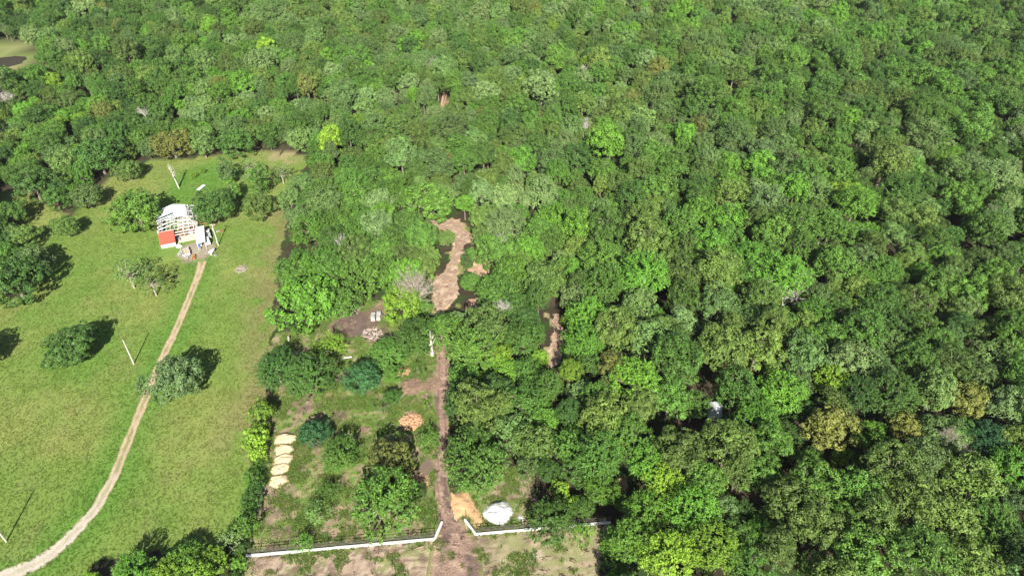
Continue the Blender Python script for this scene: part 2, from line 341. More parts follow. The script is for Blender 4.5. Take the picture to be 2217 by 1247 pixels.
def ground_color(x, y):
    """albedo of the ground by what grows or lies there"""
    n1 = fbm(x, y, 26, 1, 4); n2 = fbm(x, y, 6, 11, 4); n3 = fbm(x, y, 1.6, 21, 3); n4 = fbm(x + 40, y, 12, 31, 4)
    wx = x + (fbm(x, y, 3.0, 41, 3) - .5) * 3.2; wy = y + (fbm(x, y, 3.0, 51, 3) - .5) * 3.2
    px, py = PX(wx, np.maximum(wy, 20.0))
    def col(*c): return np.array(c)
    def mix(a, b, t): return a + (b - a) * t[..., None]
    one = np.ones(x.shape + (1,))
    C = one * col(.040, .032, .020)                                  # leaf litter under the wood, albedo darkened to deepen the shade in the gaps
    C = mix(C, one * col(.065, .05, .032), ss(.45, .7, n2))
    C = mix(C, one * col(.030, .055, .014), ss(.45, .7, fbm(x, y, 4, 61)))
    def grass(lush):
        g = mix(one * col(.138, .205, .042), one * col(.182, .218, .058), ss(.4, .62, n1))
        g = mix(g, one * col(.125, .195, .04), ss(.46, .68, n4) * .4)
        g = mix(g, one * col(.090, .190, .028), lush)
        g = mix(g, one * col(.215, .195, .085), ss(.56, .78, n2) * .22)
        return g * (0.85 + .30 * n3[..., None])
    im = inpoly(px, py, MEADOW)
    # lusher grass beside the drive and in wide strips; drier, browner along the wood
    dl = np.full(x.shape, 1e9)
    dp = DRIVE_W
    for (ax, ay), (bx, by) in zip(dp[:-1], dp[1:]):
        ex, ey = bx - ax, by - ay; t = np.clip(((x-ax)*ex + (y-ay)*ey) / (ex*ex+ey*ey), 0, 1)
        dl = np.minimum(dl, np.hypot(x - ax - t*ex, y - ay - t*ey))
    lush = ss(9, 2, dl) * .75
    lush = np.maximum(lush, ss(.5, .8, fbm(x, y, 18, 71)) * .5)
    gb = G(430, 400); lush = np.maximum(lush, ss(16, 7, np.hypot(x - gb[0], (y - gb[1]) * .7)) * .9)
    g = grass(lush)
    be = wpoly([(620,470),(600,640),(590,800),(560,950)]); db = np.full(x.shape, 1e9)
    for (ax, ay), (bx, by) in zip(be[:-1], be[1:]):
        ex, ey = bx - ax, by - ay; t = np.clip(((x-ax)*ex + (y-ay)*ey) / (ex*ex+ey*ey), 0, 1)
        db = np.minimum(db, np.hypot(x - ax - t*ex, y - ay - t*ey))
    g = mix(g, one * col(.19, .165, .075) * (.85 + .3*n3[..., None]), ss(13, 2, db) * ss(.3, .6, n2 + .08) * .75)
    cz_ = G(610, 335); g = mix(g, one * col(.30, .25, .14), ss(14, 5, np.hypot(x - cz_[0], (y - cz_[1]))) * ss(.35, .6, n2) * .75)
    fx = x + (fbm(x, y, 4.0, 43, 3) - .5) * 13; fy = y + (fbm(x, y, 4.0, 53, 3) - .5) * 13; fpx, fpy = PX(fx, np.maximum(fy, 20.0))
    fr_ = inpoly(fpx, fpy, CLEAR) | inpoly(fpx, fpy, PATHR) | inpoly(px, py, CLEAR) | inpoly(fpx, fpy, SPOTS[3])
    C = np.where(fr_[..., None], mix(one * col(.27, .23, .12), one * col(.13, .17, .04), ss(.42, .6, n3)), C)
    C = np.where(im[..., None], g, C)
    # farm yard in front of the barn
    yc = G(425, 545); yd = np.hypot((x - yc[0]) / 5.6, (y - yc[1]) / 6.5) + (n3 - .5) * .7
    C = mix(C, one * col(.30, .26, .19) * (.7 + .4*n3[..., None]), ss(1.05, .7, yd) * im)
    # cleared lot: weeds, straw and dark soil
    lot = inpoly(px, py, LOT) | inpoly(px, py, EAST)
    st = fbm(x * .35 + y * .35, y * 2.2 - x * .6, 1.5, 81, 3)
    L_ = mix(one * col(.235, .180, .120), one * col(.115, .178, .038), ss(.385, .525, n2 * .45 + n3 * .55 + (n4 - .5) * .4))
    L_ = mix(L_, one * col(.33, .26, .15), ss(.56, .68, st) * .6)
    L_ = mix(L_, one * col(.115, .078, .060), ss(.54, .70, fbm(x, y, 5, 91, 4)) * .8)
    lg = [G(*q) for q in ((760,900),(700,960),(760,1080))]
    C = np.where(lot[..., None], L_ * (.8 + .4 * fbm(x, y, .9, 95, 2)[..., None]), C)
    # dark burnt soil by the block stacks
    for (cx, cy_, rx, ry, cc, am) in ((775,700,7.5,7,(.125,.090,.074),1.0),(835,668,6,5,(.18,.13,.09),.85),(812,728,5,3,(.14,.10,.08),.9),(910,1030,3.5,7,(.14,.10,.08),.8),(895,1050,5,5,(.17,.12,.09),.7),(845,1150,9,1.8,(.22,.155,.11),.8),(720,1160,8,2.5,(.27,.195,.14),.9),(645,765,4,4,(.30,.24,.14),.6)):
        c0 = G(cx, cy_); dd = np.hypot((x - c0[0]) / rx, (y - c0[1]) / ry) + (n3 - .5) * .9
        C = mix(C, one * np.array(cc) * (.75 + .5*n3[..., None]), ss(1.1, .6, dd) * am * lot)
    # bare graded strip in front of the fence
    stp = inpoly(px, py, STRIP)
    s2 = fbm(x * .5, y * 2.6, 1.8, 101, 4)
    S = mix(one * col(.33, .25, .18), one * col(.18, .13, .095), ss(.42, .66, s2))
    S = mix(S, one * col(.43, .325, .235), ss(.55, .7, fbm(x * .6, y * 2, 2.2, 111)) * .8)
    S = mix(S, one * col(.15, .20, .05), ss(.53, .64, fbm(x, y * 1.6, 3.0, 121, 4)) * .65)
    S = mix(S, one * col(.135, .095, .072), ss(.54, .68, fbm(x, y, 2.4, 131, 5)) * .75); S = mix(S, one * col(.50, .40, .29), ss(.58, .7, fbm(x * .8, y * 1.6, .9, 141, 3)) * .5)
    dk = G(1015, 1195); S = mix(S, one * col(.15, .105, .085), ss(1.2, .4, np.hypot((x - dk[0]) / 2.6, (y - dk[1]) / 5.5) + (n3 - .5)) * .7)
    e0 = G(1150, 1200); S = mix(S, one * col(.22, .22, .10), ss(-4, 6, x - G(1060, 1200)[0]) * ss(.36, .56, n2 * .5 + s2 * .5) * .85)
    C = np.where(stp[..., None], S * (.85 + .3*n3[..., None]), C)
    # clearings in the wood
    for pl in [CLEAR, PATHR] + SPOTS[1:]:
        ii = inpoly(px, py, pl)
        C = np.where(ii[..., None], mix(one * col(.36, .235, .155), one * col(.48, .34, .225), ss(.4, .62, n3 * .5 + n2 * .5)) * (.85 + .3*n3[..., None]), C)
    ii = inpoly(px, py, PONDV)
    C = np.where(ii[..., None], mix(one * col(.30, .25, .14), one * col(.16, .21, .06), ss(.32, .5, n2)), C)
    return np.clip(C, .005, .9)

# ------------------------------------------------------------------ ground sheet
DRIVE_PX = [(-40,1262),(30,1240),(95,1212),(150,1165),(205,1105),(245,1035),(275,960),(315,862),(352,775),(385,705),(412,640),(431,592),(438,566)]
DRIVE_W = wpoly(DRIVE_PX)
def attrmat(name, attr='gcol', nsc=5.0, amt=.35, bump=.06, rough=.95, fine=22.0):
    m, nt, p, out = newmat(name); L = nt.links
    at = nt.nodes.new('ShaderNodeAttribute'); at.attribute_name = attr
    ge = nt.nodes.new('ShaderNodeNewGeometry')
    n1 = nt.nodes.new('ShaderNodeTexNoise'); n1.inputs['Scale'].default_value = nsc; n1.inputs['Detail'].default_value = 6; n1.inputs['Roughness'].default_value = .7
    L.new(ge.outputs['Position'], n1.inputs['Vector'])
    mr = nt.nodes.new('ShaderNodeMapRange'); mr.inputs['From Min'].default_value = .3; mr.inputs['From Max'].default_value = .7
    mr.inputs['To Min'].default_value = 1 - amt; mr.inputs['To Max'].default_value = 1 + amt
    L.new(n1.outputs['Fac'], mr.inputs['Value'])
    vm = nt.nodes.new('ShaderNodeVectorMath'); vm.operation = 'SCALE'
    L.new(at.outputs['Color'], vm.inputs[0]); L.new(mr.outputs[0], vm.inputs['Scale']); L.new(vm.outputs[0], p.inputs['Base Color'])
    p.inputs['Roughness'].default_value = rough; p.inputs['Specular IOR Level'].default_value = .15
    b = nt.nodes.new('ShaderNodeBump'); b.inputs['Distance'].default_value = bump; b.inputs['Strength'].default_value = 1.0
    L.new(n1.outputs['Fac'], b.inputs['Height']); L.new(b.outputs[0], p.inputs['Normal'])
    return m
GM = attrmat('ground_earth_and_grass', bump=.16, nsc=4.5)
def setcol(me, C, name='gcol'):
    a = me.color_attributes.new(name, 'FLOAT_COLOR', 'POINT')
    a.data.foreach_set('color', np.concatenate([C.reshape(-1, 3), np.ones((C.reshape(-1, 3).shape[0], 1))], 1).astype(np.float32).ravel())
def gridmesh(name, xs, ys, zf=None, mats=()):
    X, Y = np.meshgrid(xs, ys); Z = zf(X, Y) if zf else np.zeros_like(X)
    V = np.stack([X, Y, Z], -1).reshape(-1, 3); ny, nx = X.shape
    i = np.arange((ny - 1) * (nx - 1)); r_ = i // (nx - 1); c_ = i % (nx - 1); b = r_ * nx + c_
    Fc = np.stack([b, b + 1, b + nx + 1, b + nx], 1).astype(np.int32)
    me = bpy.data.meshes.new(name); me.vertices.add(len(V)); me.vertices.foreach_set('co', V.astype(np.float32).ravel())
    me.loops.add(Fc.size); me.loops.foreach_set('vertex_index', Fc.ravel()); me.polygons.add(len(Fc))
    me.polygons.foreach_set('loop_start', np.arange(0, Fc.size, 4, dtype=np.int32))
    for m in mats: me.materials.append(m)
    me.polygons.foreach_set('use_smooth', np.ones(len(Fc), bool))
    me.update(calc_edges=True); return me, X, Y
def grow_axis(a, b, step, lim, k=1.12):
    v = list(np.arange(a, b, step)); s = step; x = v[-1]
    while x < lim[1]: s *= k; x += s; v.append(x)
    s = step; x = v[0]
    while x > lim[0]: s *= k; x -= s; v.insert(0, x)
    return np.array(v)
xs = grow_axis(-130, 50, .5, (-5000, 5000)); ys = grow_axis(62, 215, .5, (-1500, 8000))
me, X, Y = gridmesh('ground', xs, ys, None, [GM]); setcol(me, ground_color(X, Y))
tag(link('ground', me), kind='structure')

def ribbon(name, pts, widths, z, matl, colf, step=.45, nw=9, edge=.35, seed=5):
    """a ragged-edged strip of ground along a line"""
    P = []; Wd = []
    for (p, q, w0, w1) in zip(pts[:-1], pts[1:], widths[:-1], widths[1:]):
        L_ = math.hypot(q[0]-p[0], q[1]-p[1]); n = max(int(L_ / step), 1)
        for i in range(n): t = i / n; P.append((p[0]+(q[0]-p[0])*t, p[1]+(q[1]-p[1])*t)); Wd.append(w0+(w1-w0)*t)
    P.append(pts[-1]); Wd.append(widths[-1]); P = np.array(P); Wd = np.array(Wd)
    for _ in range(14): P[1:-1] = (P[:-2] + P[2:] + P[1:-1] * 2) / 4
    T = np.gradient(P, axis=0); T /= np.hypot(T[:, 0], T[:, 1])[:, None]; Nn = np.stack([-T[:, 1], T[:, 0]], 1)
    s = np.arange(len(P)) * step
    eL = (fbm(s, s*0+3, 1.3, seed) - .5) * edge * 2; eR = (fbm(s, s*0+8, 1.3, seed+9) - .5) * edge * 2
    u = np.linspace(-1, 1, nw)
    V = []; U = []
    for j, uu in enumerate(u):
        off = uu * (Wd / 2) + (eL if uu < 0 else eR) * abs(uu)
        V.append(P + Nn * off[:, None]); U.append(np.full(len(P), uu))
    V = np.stack(V, 1); U = np.stack(U, 1); n, w = U.shape
    me = bpy.data.meshes.new(name)
    vv = [(a[0], a[1], z) for a in V.reshape(-1, 2)]
    ff = [(i*w+j, i*w+j+1, (i+1)*w+j+1, (i+1)*w+j) for i in range(n-1) for j in range(w-1)]
    me.from_pydata(vv, [], ff); me.materials.append(matl); me.update()
    setcol(me, colf(V[..., 0], V[..., 1], U)); return me
def drive_col(x, y, u):
    n = fbm(x, y, 1.4, 201, 4); m_ = fbm(x, y, 5, 211, 3)
    c = np.array((.38, .285, .195)) * np.ones(x.shape + (1,)); k = ss(100, 76, y)[..., None]
    c = c * (1 - k) + np.array((.42, .365, .30)) * k
    g = ss(.46, .10, np.abs(u) + (n - .5) * 1.0) * ss(.34, .52, m_ + .06) * (1 - .6 * k[..., 0])     # grass along the crown of the track
    e = ss(.78, 1.0, np.abs(u) + (n - .5) * .7)
    g = np.clip(np.maximum(g * .85, e * .9), 0, 1)[..., None]
    c = c * (1 - g) + np.array((.17, .19, .06)) * g
    return c * (.78 + .44 * fbm(x, y, .7, 221, 3)[..., None])
DM = attrmat('dirt_track_surface', bump=.12, nsc=3.5, amt=.25)
dw = [3.6, 3.6, 3.4, 3.2, 2.8, 2.5, 2.4, 2.4, 2.4, 2.3, 2.3, 2.6, 3.4]
tag(link('driveway', ribbon('driveway', DRIVE_W, [w * (.92 if i < 4 else .84) for i, w in enumerate(dw)], .012, DM, drive_col)), kind='structure')
def track_col(x, y, u):
    n = fbm(x, y, 1.2, 301, 4); m_ = fbm(x * 1.4, y, 4.5, 311, 4)
    c = np.array((.275, .185, .142)) * np.ones(x.shape + (1,))
    d = ss(.44, .62, m_)[..., None]; c = c * (1 - d) + np.array((.150, .102, .085)) * d
    l = ss(.55, .7, n)[..., None]; c = c * (1 - l) + np.array((.39, .275, .20)) * l
    g = ss(.80, 1.02, np.abs(u) + (n - .5) * .6)[..., None]
    c = c * (1 - g) + np.array((.17, .19, .055)) * g
    r_ = ss(.16, .04, np.abs(np.abs(u) - .48))[..., None] * .28                                     # wheel ruts packed darker
    return c * (1 - r_) * (.75 + .5 * fbm(x, y, .6, 321, 3)[..., None])
TM = attrmat('forest_track_soil', bump=.28, nsc=2.6, amt=.35)
tp = wpoly([(985,1290),(985,1200),(978,1150),(962,1100),(955,1050),(957,960),(957,870),(958,800),(960,745),(962,700)])
tag(link('dirt_track', ribbon('dirt_track', tp, [12, 10, 6.0, 3.6, 2.9, 3.0, 3.5, 3.7, 3.7, 3.4], .012, TM, track_col, edge=.5)), kind='structure')
def patch(name, poly, z, m, colf, seed=0, st=.3, rag=1.6):
    """ragged-edged ground patch over a surveyed outline"""
    P = wpoly(poly); xs_ = [p[0] for p in P]; ys_ = [p[1] for p in P]
    X, Y = np.meshgrid(np.arange(min(xs_)-1, max(xs_)+1, st), np.arange(min(ys_)-1, max(ys_)+1, st))
    ins = inpoly(X + (fbm(X, Y, 2.2, seed+800) - .5) * rag, Y + (fbm(X, Y, 2.2, seed+810) - .5) * rag, P)
    idx = -np.ones(X.shape, int); idx[ins] = np.arange(ins.sum()); q = np.stack([idx[:-1,:-1], idx[:-1,1:], idx[1:,1:], idx[1:,:-1]], -1).reshape(-1, 4); q = q[(q >= 0).all(1)]
    me = bpy.data.meshes.new(name); V = np.stack([X[ins], Y[ins], np.full(ins.sum(), z)], 1); me.from_pydata(V.tolist(), [], q.tolist()); me.materials.append(m); me.update()
    setcol(me, colf(X[ins], Y[ins])); return me
def clear_col(x, y):
    c = np.array((.31, .22, .155)) * np.ones(x.shape + (1,)); n = fbm(x, y, 3.5, 331, 4); k = fbm(x, y, 1.0, 341, 3)
    d = ss(.5, .68, n)[..., None] * .75; c = c * (1 - d) + np.array((.26, .17, .125)) * d
    l = ss(.52, .68, k)[..., None] * .8; c = c * (1 - l) + np.array((.45, .345, .245)) * l
    return c * (.75 + .5 * fbm(x, y, .5, 351, 2)[..., None])
tag(link('clearing', patch('clearing', CLEAR, .014, TM, clear_col)), kind='structure')
tag(link('narrow_path', patch('narrow_path', PATHR, .014, TM, clear_col, 7)), kind='structure')
def pond():
    m, nt, p, out = newmat('pond_water'); p.inputs['Base Color'].default_value = (.045, .034, .020, 1); p.inputs['Roughness'].default_value = .35; p.inputs['Specular IOR Level'].default_value = .15
    n = nt.nodes.new('ShaderNodeTexNoise'); n.inputs['Scale'].default_value = .8; b = nt.nodes.new('ShaderNodeBump'); b.inputs['Distance'].default_value = .02
    nt.links.new(n.outputs[0], b.inputs['Height']); nt.links.new(b.outputs[0], p.inputs['Normal'])
    pl = wpoly([(-50,128),(0,126),(30,122),(55,123),(58,128),(46,138),(20,146),(-50,150)])
    # resampled, slightly irregular shore
    pts = []
    for i in range(len(pl)):
        a, b_ = pl[i], pl[(i+1) % len(pl)]
        for k in range(6): t = k / 6; pts.append((a[0]+(b_[0]-a[0])*t + rnd.uniform(-.4,.4), a[1]+(b_[1]-a[1])*t + rnd.uniform(-.4,.4), .03))
    mb = MB(); mb.add(pts, [tuple(range(len(pts)))]); return mb.mesh('pond', [m])
tag(link('pond', pond()), kind='structure')
# ------------------------------------------------------------------ scatter with geometry nodes (things nobody could count)
def proto_collection(name, meshes):
    c = bpy.data.collections.new(name)
    for i, me in enumerate(meshes):
        o = bpy.data.objects.new('%s_%03d' % (name, i), me); c.objects.link(o)
    return c
def scatter(name, label, pts, rot, scl, idx, coll, extra=None):
    me = bpy.data.meshes.new(name); n = len(pts)
    me.vertices.add(n); me.vertices.foreach_set('co', np.asarray(pts, np.float32).ravel())
    for nm, arr in (('rot', rot), ('scl', scl)):
        a = me.attributes.new(nm, 'FLOAT_VECTOR', 'POINT'); a.data.foreach_set('vector', np.asarray(arr, np.float32).ravel())
    a = me.attributes.new('idx', 'INT', 'POINT'); a.data.foreach_set('value', np.asarray(idx, np.int32))
    if extra is not None: 
        a = me.attributes.new('gcol', 'FLOAT_VECTOR', 'POINT'); a.data.foreach_set('vector', np.asarray(extra, np.float32).ravel())
    ng = bpy.data.node_groups.new(name, 'GeometryNodeTree')
    ng.interface.new_socket('Geometry', in_out='INPUT', socket_type='NodeSocketGeometry')
    ng.interface.new_socket('Geometry', in_out='OUTPUT', socket_type='NodeSocketGeometry')
    N = ng.nodes; L = ng.links
    gi = N.new('NodeGroupInput'); go = N.new('NodeGroupOutput'); ip = N.new('GeometryNodeInstanceOnPoints'); ci = N.new('GeometryNodeCollectionInfo')
    ci.inputs['Collection'].default_value = coll; ci.inputs['Separate Children'].default_value = True; ci.inputs['Reset Children'].default_value = True
    def na(nm, t):
        x = N.new('GeometryNodeInputNamedAttribute'); x.data_type = t; x.inputs['Name'].default_value = nm; return x.outputs['Attribute']
    L.new(gi.outputs[0], ip.inputs['Points']); L.new(ci.outputs[0], ip.inputs['Instance'])
    ip.inputs['Pick Instance'].default_value = True
    L.new(na('idx', 'INT'), ip.inputs['Instance Index']); L.new(na('rot', 'FLOAT_VECTOR'), ip.inputs['Rotation']); L.new(na('scl', 'FLOAT_VECTOR'), ip.inputs['Scale'])
    L.new(ip.outputs[0], go.inputs[0])
    o = link(name, me); md = o.modifiers.new('scatter', 'NODES'); md.node_group = ng
    return tag(o, label, kind='stuff')

# ------------------------------------------------------------------ trees: one thing each (crown + trunk)
TREES = []        # (x, y, crown radius)
def locate(cx, cy, w, T, zk=1.0):
    s = 1.0
    for _ in range(6):
        zc = T.cz * s * zk; x, y = G(cx, cy, zc); s = (w / 2) * depth(x, y, zc) / F / T.rad[0]
    return x, y, s
def plant(kind, x, y, s, zk, T, col, rz=None, bark=None):
    rz = rnd.uniform(0, 6.28) if rz is None else rz
    e = empty(kind, (x, y, 0), rz, (s, s * rnd.uniform(.86, 1.14), s * zk))
    t = link('trunk', T.trunk, e); c = link('crown', T.crown, e)
    c.material_slots[0].link = 'OBJECT'; c.material_slots[0].material = LEAF[col]
    if bark: t.material_slots[0].link = 'OBJECT'; t.material_slots[0].material = bark
    TREES.append((x, y, s * T.rad[0])); return e
def tree_px(kind, cx, cy, w, T, col, label, cat='tree', group=None, zk=1.0, bark=None, rz=None):
    x, y, s = locate(cx, cy, w, T, zk); e = plant(kind, x, y, s, zk, T, col, rz, bark)
    tag(e, label, cat, group); return e
GM_, GH, GL, GC, GB = 'trees standing in the meadow', 'bushes along the meadow fence line', 'trees and saplings in the cleared lot', 'trees round the barn', 'leafy trees along the bottom edge'
D, B_, FE, A_, S_, SH, SA, CE = DOME, BIG, FEATH, AIRY, SLIM, SHRUB, SAPL, CEDAR
HAND = [
 # kind, cx, cy, w, mesh, colour, label, group
 ('oak_tree',160,750,120,D[0],'dark','dense round dark green oak alone in the meadow left of the leaning white pole',GM_),
 ('oak_tree',380,815,130,B_[0],'pale','silvery pale green oak standing right beside the dirt driveway',GM_),
 ('oak_tree',28,604,122,B_[1],'dark','large dark green oak cut by the left edge above the open meadow',GM_),
 ('oak_tree',-62,765,105,B_[2],'dark','dark oak just beyond the left edge casting its shadow into the meadow',GM_),
 ('sparse_tree',277,590,74,A_[0],'sage','thin pale sage tree, left one of the meadow pair below the barn',GM_),
 ('sparse_tree',326,608,70,A_[1],'olive','thin olive tree, right one of the meadow pair below the barn',GM_),
 ('oak_tree',293,452,114,B_[2],'mid','big dense green oak touching the left side of the barn',GC),
 ('oak_tree',463,444,96,B_[0],'dark','dark green oak with a bare limb at the right rear corner of the barn',GC),
 ('oak_tree',558,444,72,B_[1],'olive','single olive green oak right of the barn with clear grass around',GC),
 ('oak_tree',140,488,64,B_[0],'olive','small olive oak on the grass far left of the barn',GC),
 ('slender_tree',490,372,42,S_[0],'sage','slender sage tree behind the barn, nearest the white metal sheet',GC),
 ('slender_tree',503,412,38,S_[1],'mid','slender green tree directly right behind the barn oak',GC),
 ('sparse_tree',546,367,62,A_[2],'sage','open crowned sage tree in the back clearing with visible white limbs',GC),
 ('sparse_tree',609,374,44,A_[0],'sage','smallest thin sage tree in the back clearing near the wood edge',GC),
 ('oak_tree',558,392,48,S_[1],'mid','green upright tree in front of the open crowned one in the back clearing',GC),
 ('oak_tree',372,312,80,B_[1],'rust','orange tinged olive oak above the white dead trunks behind the barn',GC),
 ('slender_tree',437,308,44,S_[0],'sage','narrow grey green tree between the orange tinged oak and the back clearing',GC),
 ('oak_tree',508,306,86,B_[2],'dark','dark green oak at the top edge of the grass behind the barn',GC),
 ('oak_tree',277,366,62,B_[0],'olive','dark olive oak above the big oak beside the barn',GC),
 ('oak_tree',72,400,92,B_[1],'dark','grey dark green oak, largest of the grove left of the barn',GC),
 ('oak_tree',128,412,62,B_[2],'dark','small dark oak in the grove between two larger crowns',GC),
 ('oak_tree',188,424,66,B_[0],'sage','sage oak at the right end of the grove left of the barn',GC),
 ('oak_tree',22,462,72,B_[1],'mid','green oak at the left edge of the grove beside the tan bare patch',GC),
 ('oak_tree',52,510,64,B_[2],'olive','olive oak at the lower end of the grove above the meadow edge',GC),
 ('oak_tree',8,520,60,B_[0],'dark','dark oak behind the largest left edge oak',GC),
 ('oak_tree',210,335,100,B_[2],'dark','broad dark oak above the grass strip at upper left',GC),
 ('oak_tree',140,352,80,B_[1],'sage','sage oak left of the broad dark oak at upper left',GC),
 ('oak_tree',648,300,72,B_[0],'sage','grey green oak closing the right side of the back clearing',GC),
 ('oak_tree',627,428,58,B_[1],'sage','grey green oak where the wood meets the meadow right of the single olive oak',GC),
 ('oak_tree',655,395,60,B_[2],'sage','sage oak on the wood edge right of the back clearing',GC),
 ('cedar_tree',585,308,30,CE[0],'dark','small dark cedar at the top of the back clearing',GC),
 ('bush',418,380,20,SH[0],'lime','lime bush in the bright grass behind the barn',GC),
 ('bush',440,370,16,SH[2],'lime','smaller lime bush right of its twin behind the barn',GC),
 ('bush',600,392,18,SH[2],'mid','round green bush in the back clearing under the thin sage tree',GC),
 # fence line between meadow and lot
 ('bush',566,893,64,SH[0],'lime','large lime bush at the top of the fence line below the twin dark trees',GH),
 ('bush',551,955,58,SH[2],'lime','lime bush with grey centre beside the top sand heap',GH),
 ('bush',558,985,38,SH[0],'lime','bright bush joined below the lime bush with grey centre',GH),
 ('bush',556,1012,30,SH[1],'bright','small bright green bush level with the middle sand heap',GH),
 ('bush',548,1035,42,SH[0],'bright','green bush left of the lowest sand heap',GH),
 ('bush',550,1056,38,SH[2],'dark','dark green bush in the fence line below the lowest sand heap',GH),
 ('bush',543,1080,42,SH[0],'mid','green bush midway between the sand heaps and the white wall end',GH),
 ('bush',540,1105,38,SH[2],'mid','plain green bush above the last bright one of the fence line',GH),
 ('bush',524,1137,56,SH[2],'bright','bright green bush with a shadow just above the left wall end',GH),
 ('bush',497,1168,48,SH[1],'pale','pale grey green bush left of the white wall end',GH),
 ('bush',522,1188,30,SH[2],'dark','dark bush touching the left end of the white wall',GH),
 ('bush',518,1222,34,SH[0],'bright','bright bush below the left end of the white wall',GH),
 ('bush',505,1256,40,SH[2],'dark','dark bush at the bottom edge below the wall end',GH),
 # bottom edge
 ('leafy_tree',190,1268,60,FE[0],'lime','lime tree at the bottom edge, leftmost of its row',GB),
 ('leafy_tree',292,1244,96,FE[1],'bright','bright green tree at the bottom edge with a long shadow on grass',GB),
 ('leafy_tree',352,1240,74,B_[0],'lime','lime crowned tree at the bottom edge between two green ones',GB),
 ('leafy_tree',402,1200,70,FE[2],'bright','green tree rising highest in the bottom edge row',GB),
 ('leafy_tree',462,1212,66,B_[0],'lime','lime green tree at the bottom edge nearest the white wall',GB),
 ('leafy_tree',425,1256,90,B_[1],'lime','lime tree cut by the bottom edge below the highest of its row',GB),
 ('leafy_tree',245,1290,80,FE[2],'mid','green tree mostly below the bottom edge beside the lime one',GB),
 # cleared lot
 ('oak_tree',682,933,76,D[1],'teal','compact bluish dark green round tree right of the sand heaps',GL),
 ('feathery_tree',738,985,78,FE[1],'mid','feathery green small tree right of the bluish round tree',GL),
 ('oak_tree',846,1000,112,B_[1],'rust','olive brown crowned tree behind the broad feathery tree in the lot',GL),
 ('feathery_tree',836,1078,140,FE[0],'mid','broad feathery dark green tree above the white wall, largest in the lot',GL),
 ('feathery_tree',905,1065,40,FE[2],'dark','small dark feathery tree on the right flank of the lot tree',GL),
 ('sapling',928,950,52,SH[3],'mid','feathery green sapling beside the dirt track below the wood chip pile',GL),
 ('sapling',714,1060,46,SH[3],'mid','thin green sapling in the middle of the weedy lot',GL),
 ('sapling',682,1108,56,SH[1],'sage','sparse grey stemmed sapling above the wall',GL),
 ('sapling',661,1172,44,SH[1],'bright','bright sapling growing in front of the white wall',GL),
 ('oak_tree',786,815,88,B_[2],'teal','dense bluish green tree with rounded crown left of the brush piles',GL),
 ('feathery_tree',600,798,92,FE[1],'dark','left half of the dark twin trees on the fence line',GL),
 ('feathery_tree',664,810,112,FE[2],'dark','right one of the dark twin trees, with pale trunk foot showing',GL),
 ('oak_tree',664,650,164,B_[0],'bright','huge vivid green tree at the wood corner beside the meadow',GL),
 ('oak_tree',732,655,92,B_[2],'mid','darker green tree leaning on the huge vivid green one',GL),
 ('oak_tree',632,590,84,B_[1],'mid','green tree behind the huge vivid one on the meadow side',GL),
 ('feathery_tree',690,575,90,FE[0],'bright','bright feathery tree directly behind the huge vivid green one',GL),
 ('feathery_tree',838,768,80,FE[1],'mid','dark feathery tree below the rubble on the burnt soil',GL),
 ('sapling',716,748,62,SH[3],'lime','pale lime sparse sapling between the twin trees and the burnt soil',GL),
 ('sapling',930,876,32,SA[1],'lime','small lime sapling with bare pale stem beside the dirt track',GL),
 ('sapling',908,800,44,SA[0],'bright','bright green small tree left of the white snag foot',GL),
 ('sapling',826,878,46,SA[2],'mid','thin green tree left of the orange chip pile',GL),
 ('oak_tree',846,858,40,FE[2],'dark','narrow dark tree between the bluish tree and the brush piles',GL),
 ('feathery_tree',850,810,44,FE[0],'mid','small feathery tree behind the brush piles',GL),
 ('sapling',818,948,38,SA[1],'mid','green sapling in the shadow behind the olive brown tree',GL),
 ('oak_tree',872,655,100,B_[1],'lime','yellow lime tree behind the grey bare crown',GL),
 ('feathery_tree',900,735,96,FE[1],'mid','feathery green tree left of the white snag',GL),
 ('feathery_tree',955,712,84,FE[2],'mid','feathery green tree behind the white snag spanning the track',GL),
 ('oak_tree',992,690,46,B_[0],'pale','small pale sage crown at the foot of the tan clearing',GL),
 ('bush',905,705,44,SH[2],'lime','lime bush at the foot of the grey bare tree',GL),
 ('oak_tree',1020,610,54,B_[2],'mid','dense dark green tree standing right of the tan clearing',GL),
 ('oak_tree',966,516,42,B_[1],'olive','small olive tree in the fork of the tan clearing',GL),
 ('oak_tree',1012,565,30,S_[0],'dark','narrow green tree right of the clearing neck',GL),
 # right of the gate
 ('oak_tree',1212,1058,52,SH[0],'lime','vivid yellow green tree above the hidden part of the right fence',GL),
 ('oak_tree',1243,1085,44,SH[2],'lime','smaller vivid yellow green tree right of its brighter twin',GL),
 ('feathery_tree',1196,1125,94,FE[0],'mid','dark feathery tree growing through the right fence',GL),
 ('bush',1262,1150,50,SH[1],'bright','bright bush in front of the right fence past the feathery tree',GL),
 ('bush',1322,1178,56,SH[1],'bright','bright bush at the wood edge below the right fence, topmost of three',GL),
 ('bush',1330,1215,62,SH[3],'mid','mid green bush at the wood edge between two bright ones',GL),
 ('bush',1338,1252,64,SH[1],'bright','bright bush at the wood edge cut by the bottom of the photo',GL),
 ('cedar_tree',1340,1062,34,CE[1],'brown','small dead brown cedar in the dark gap right of the gate',GL),
]
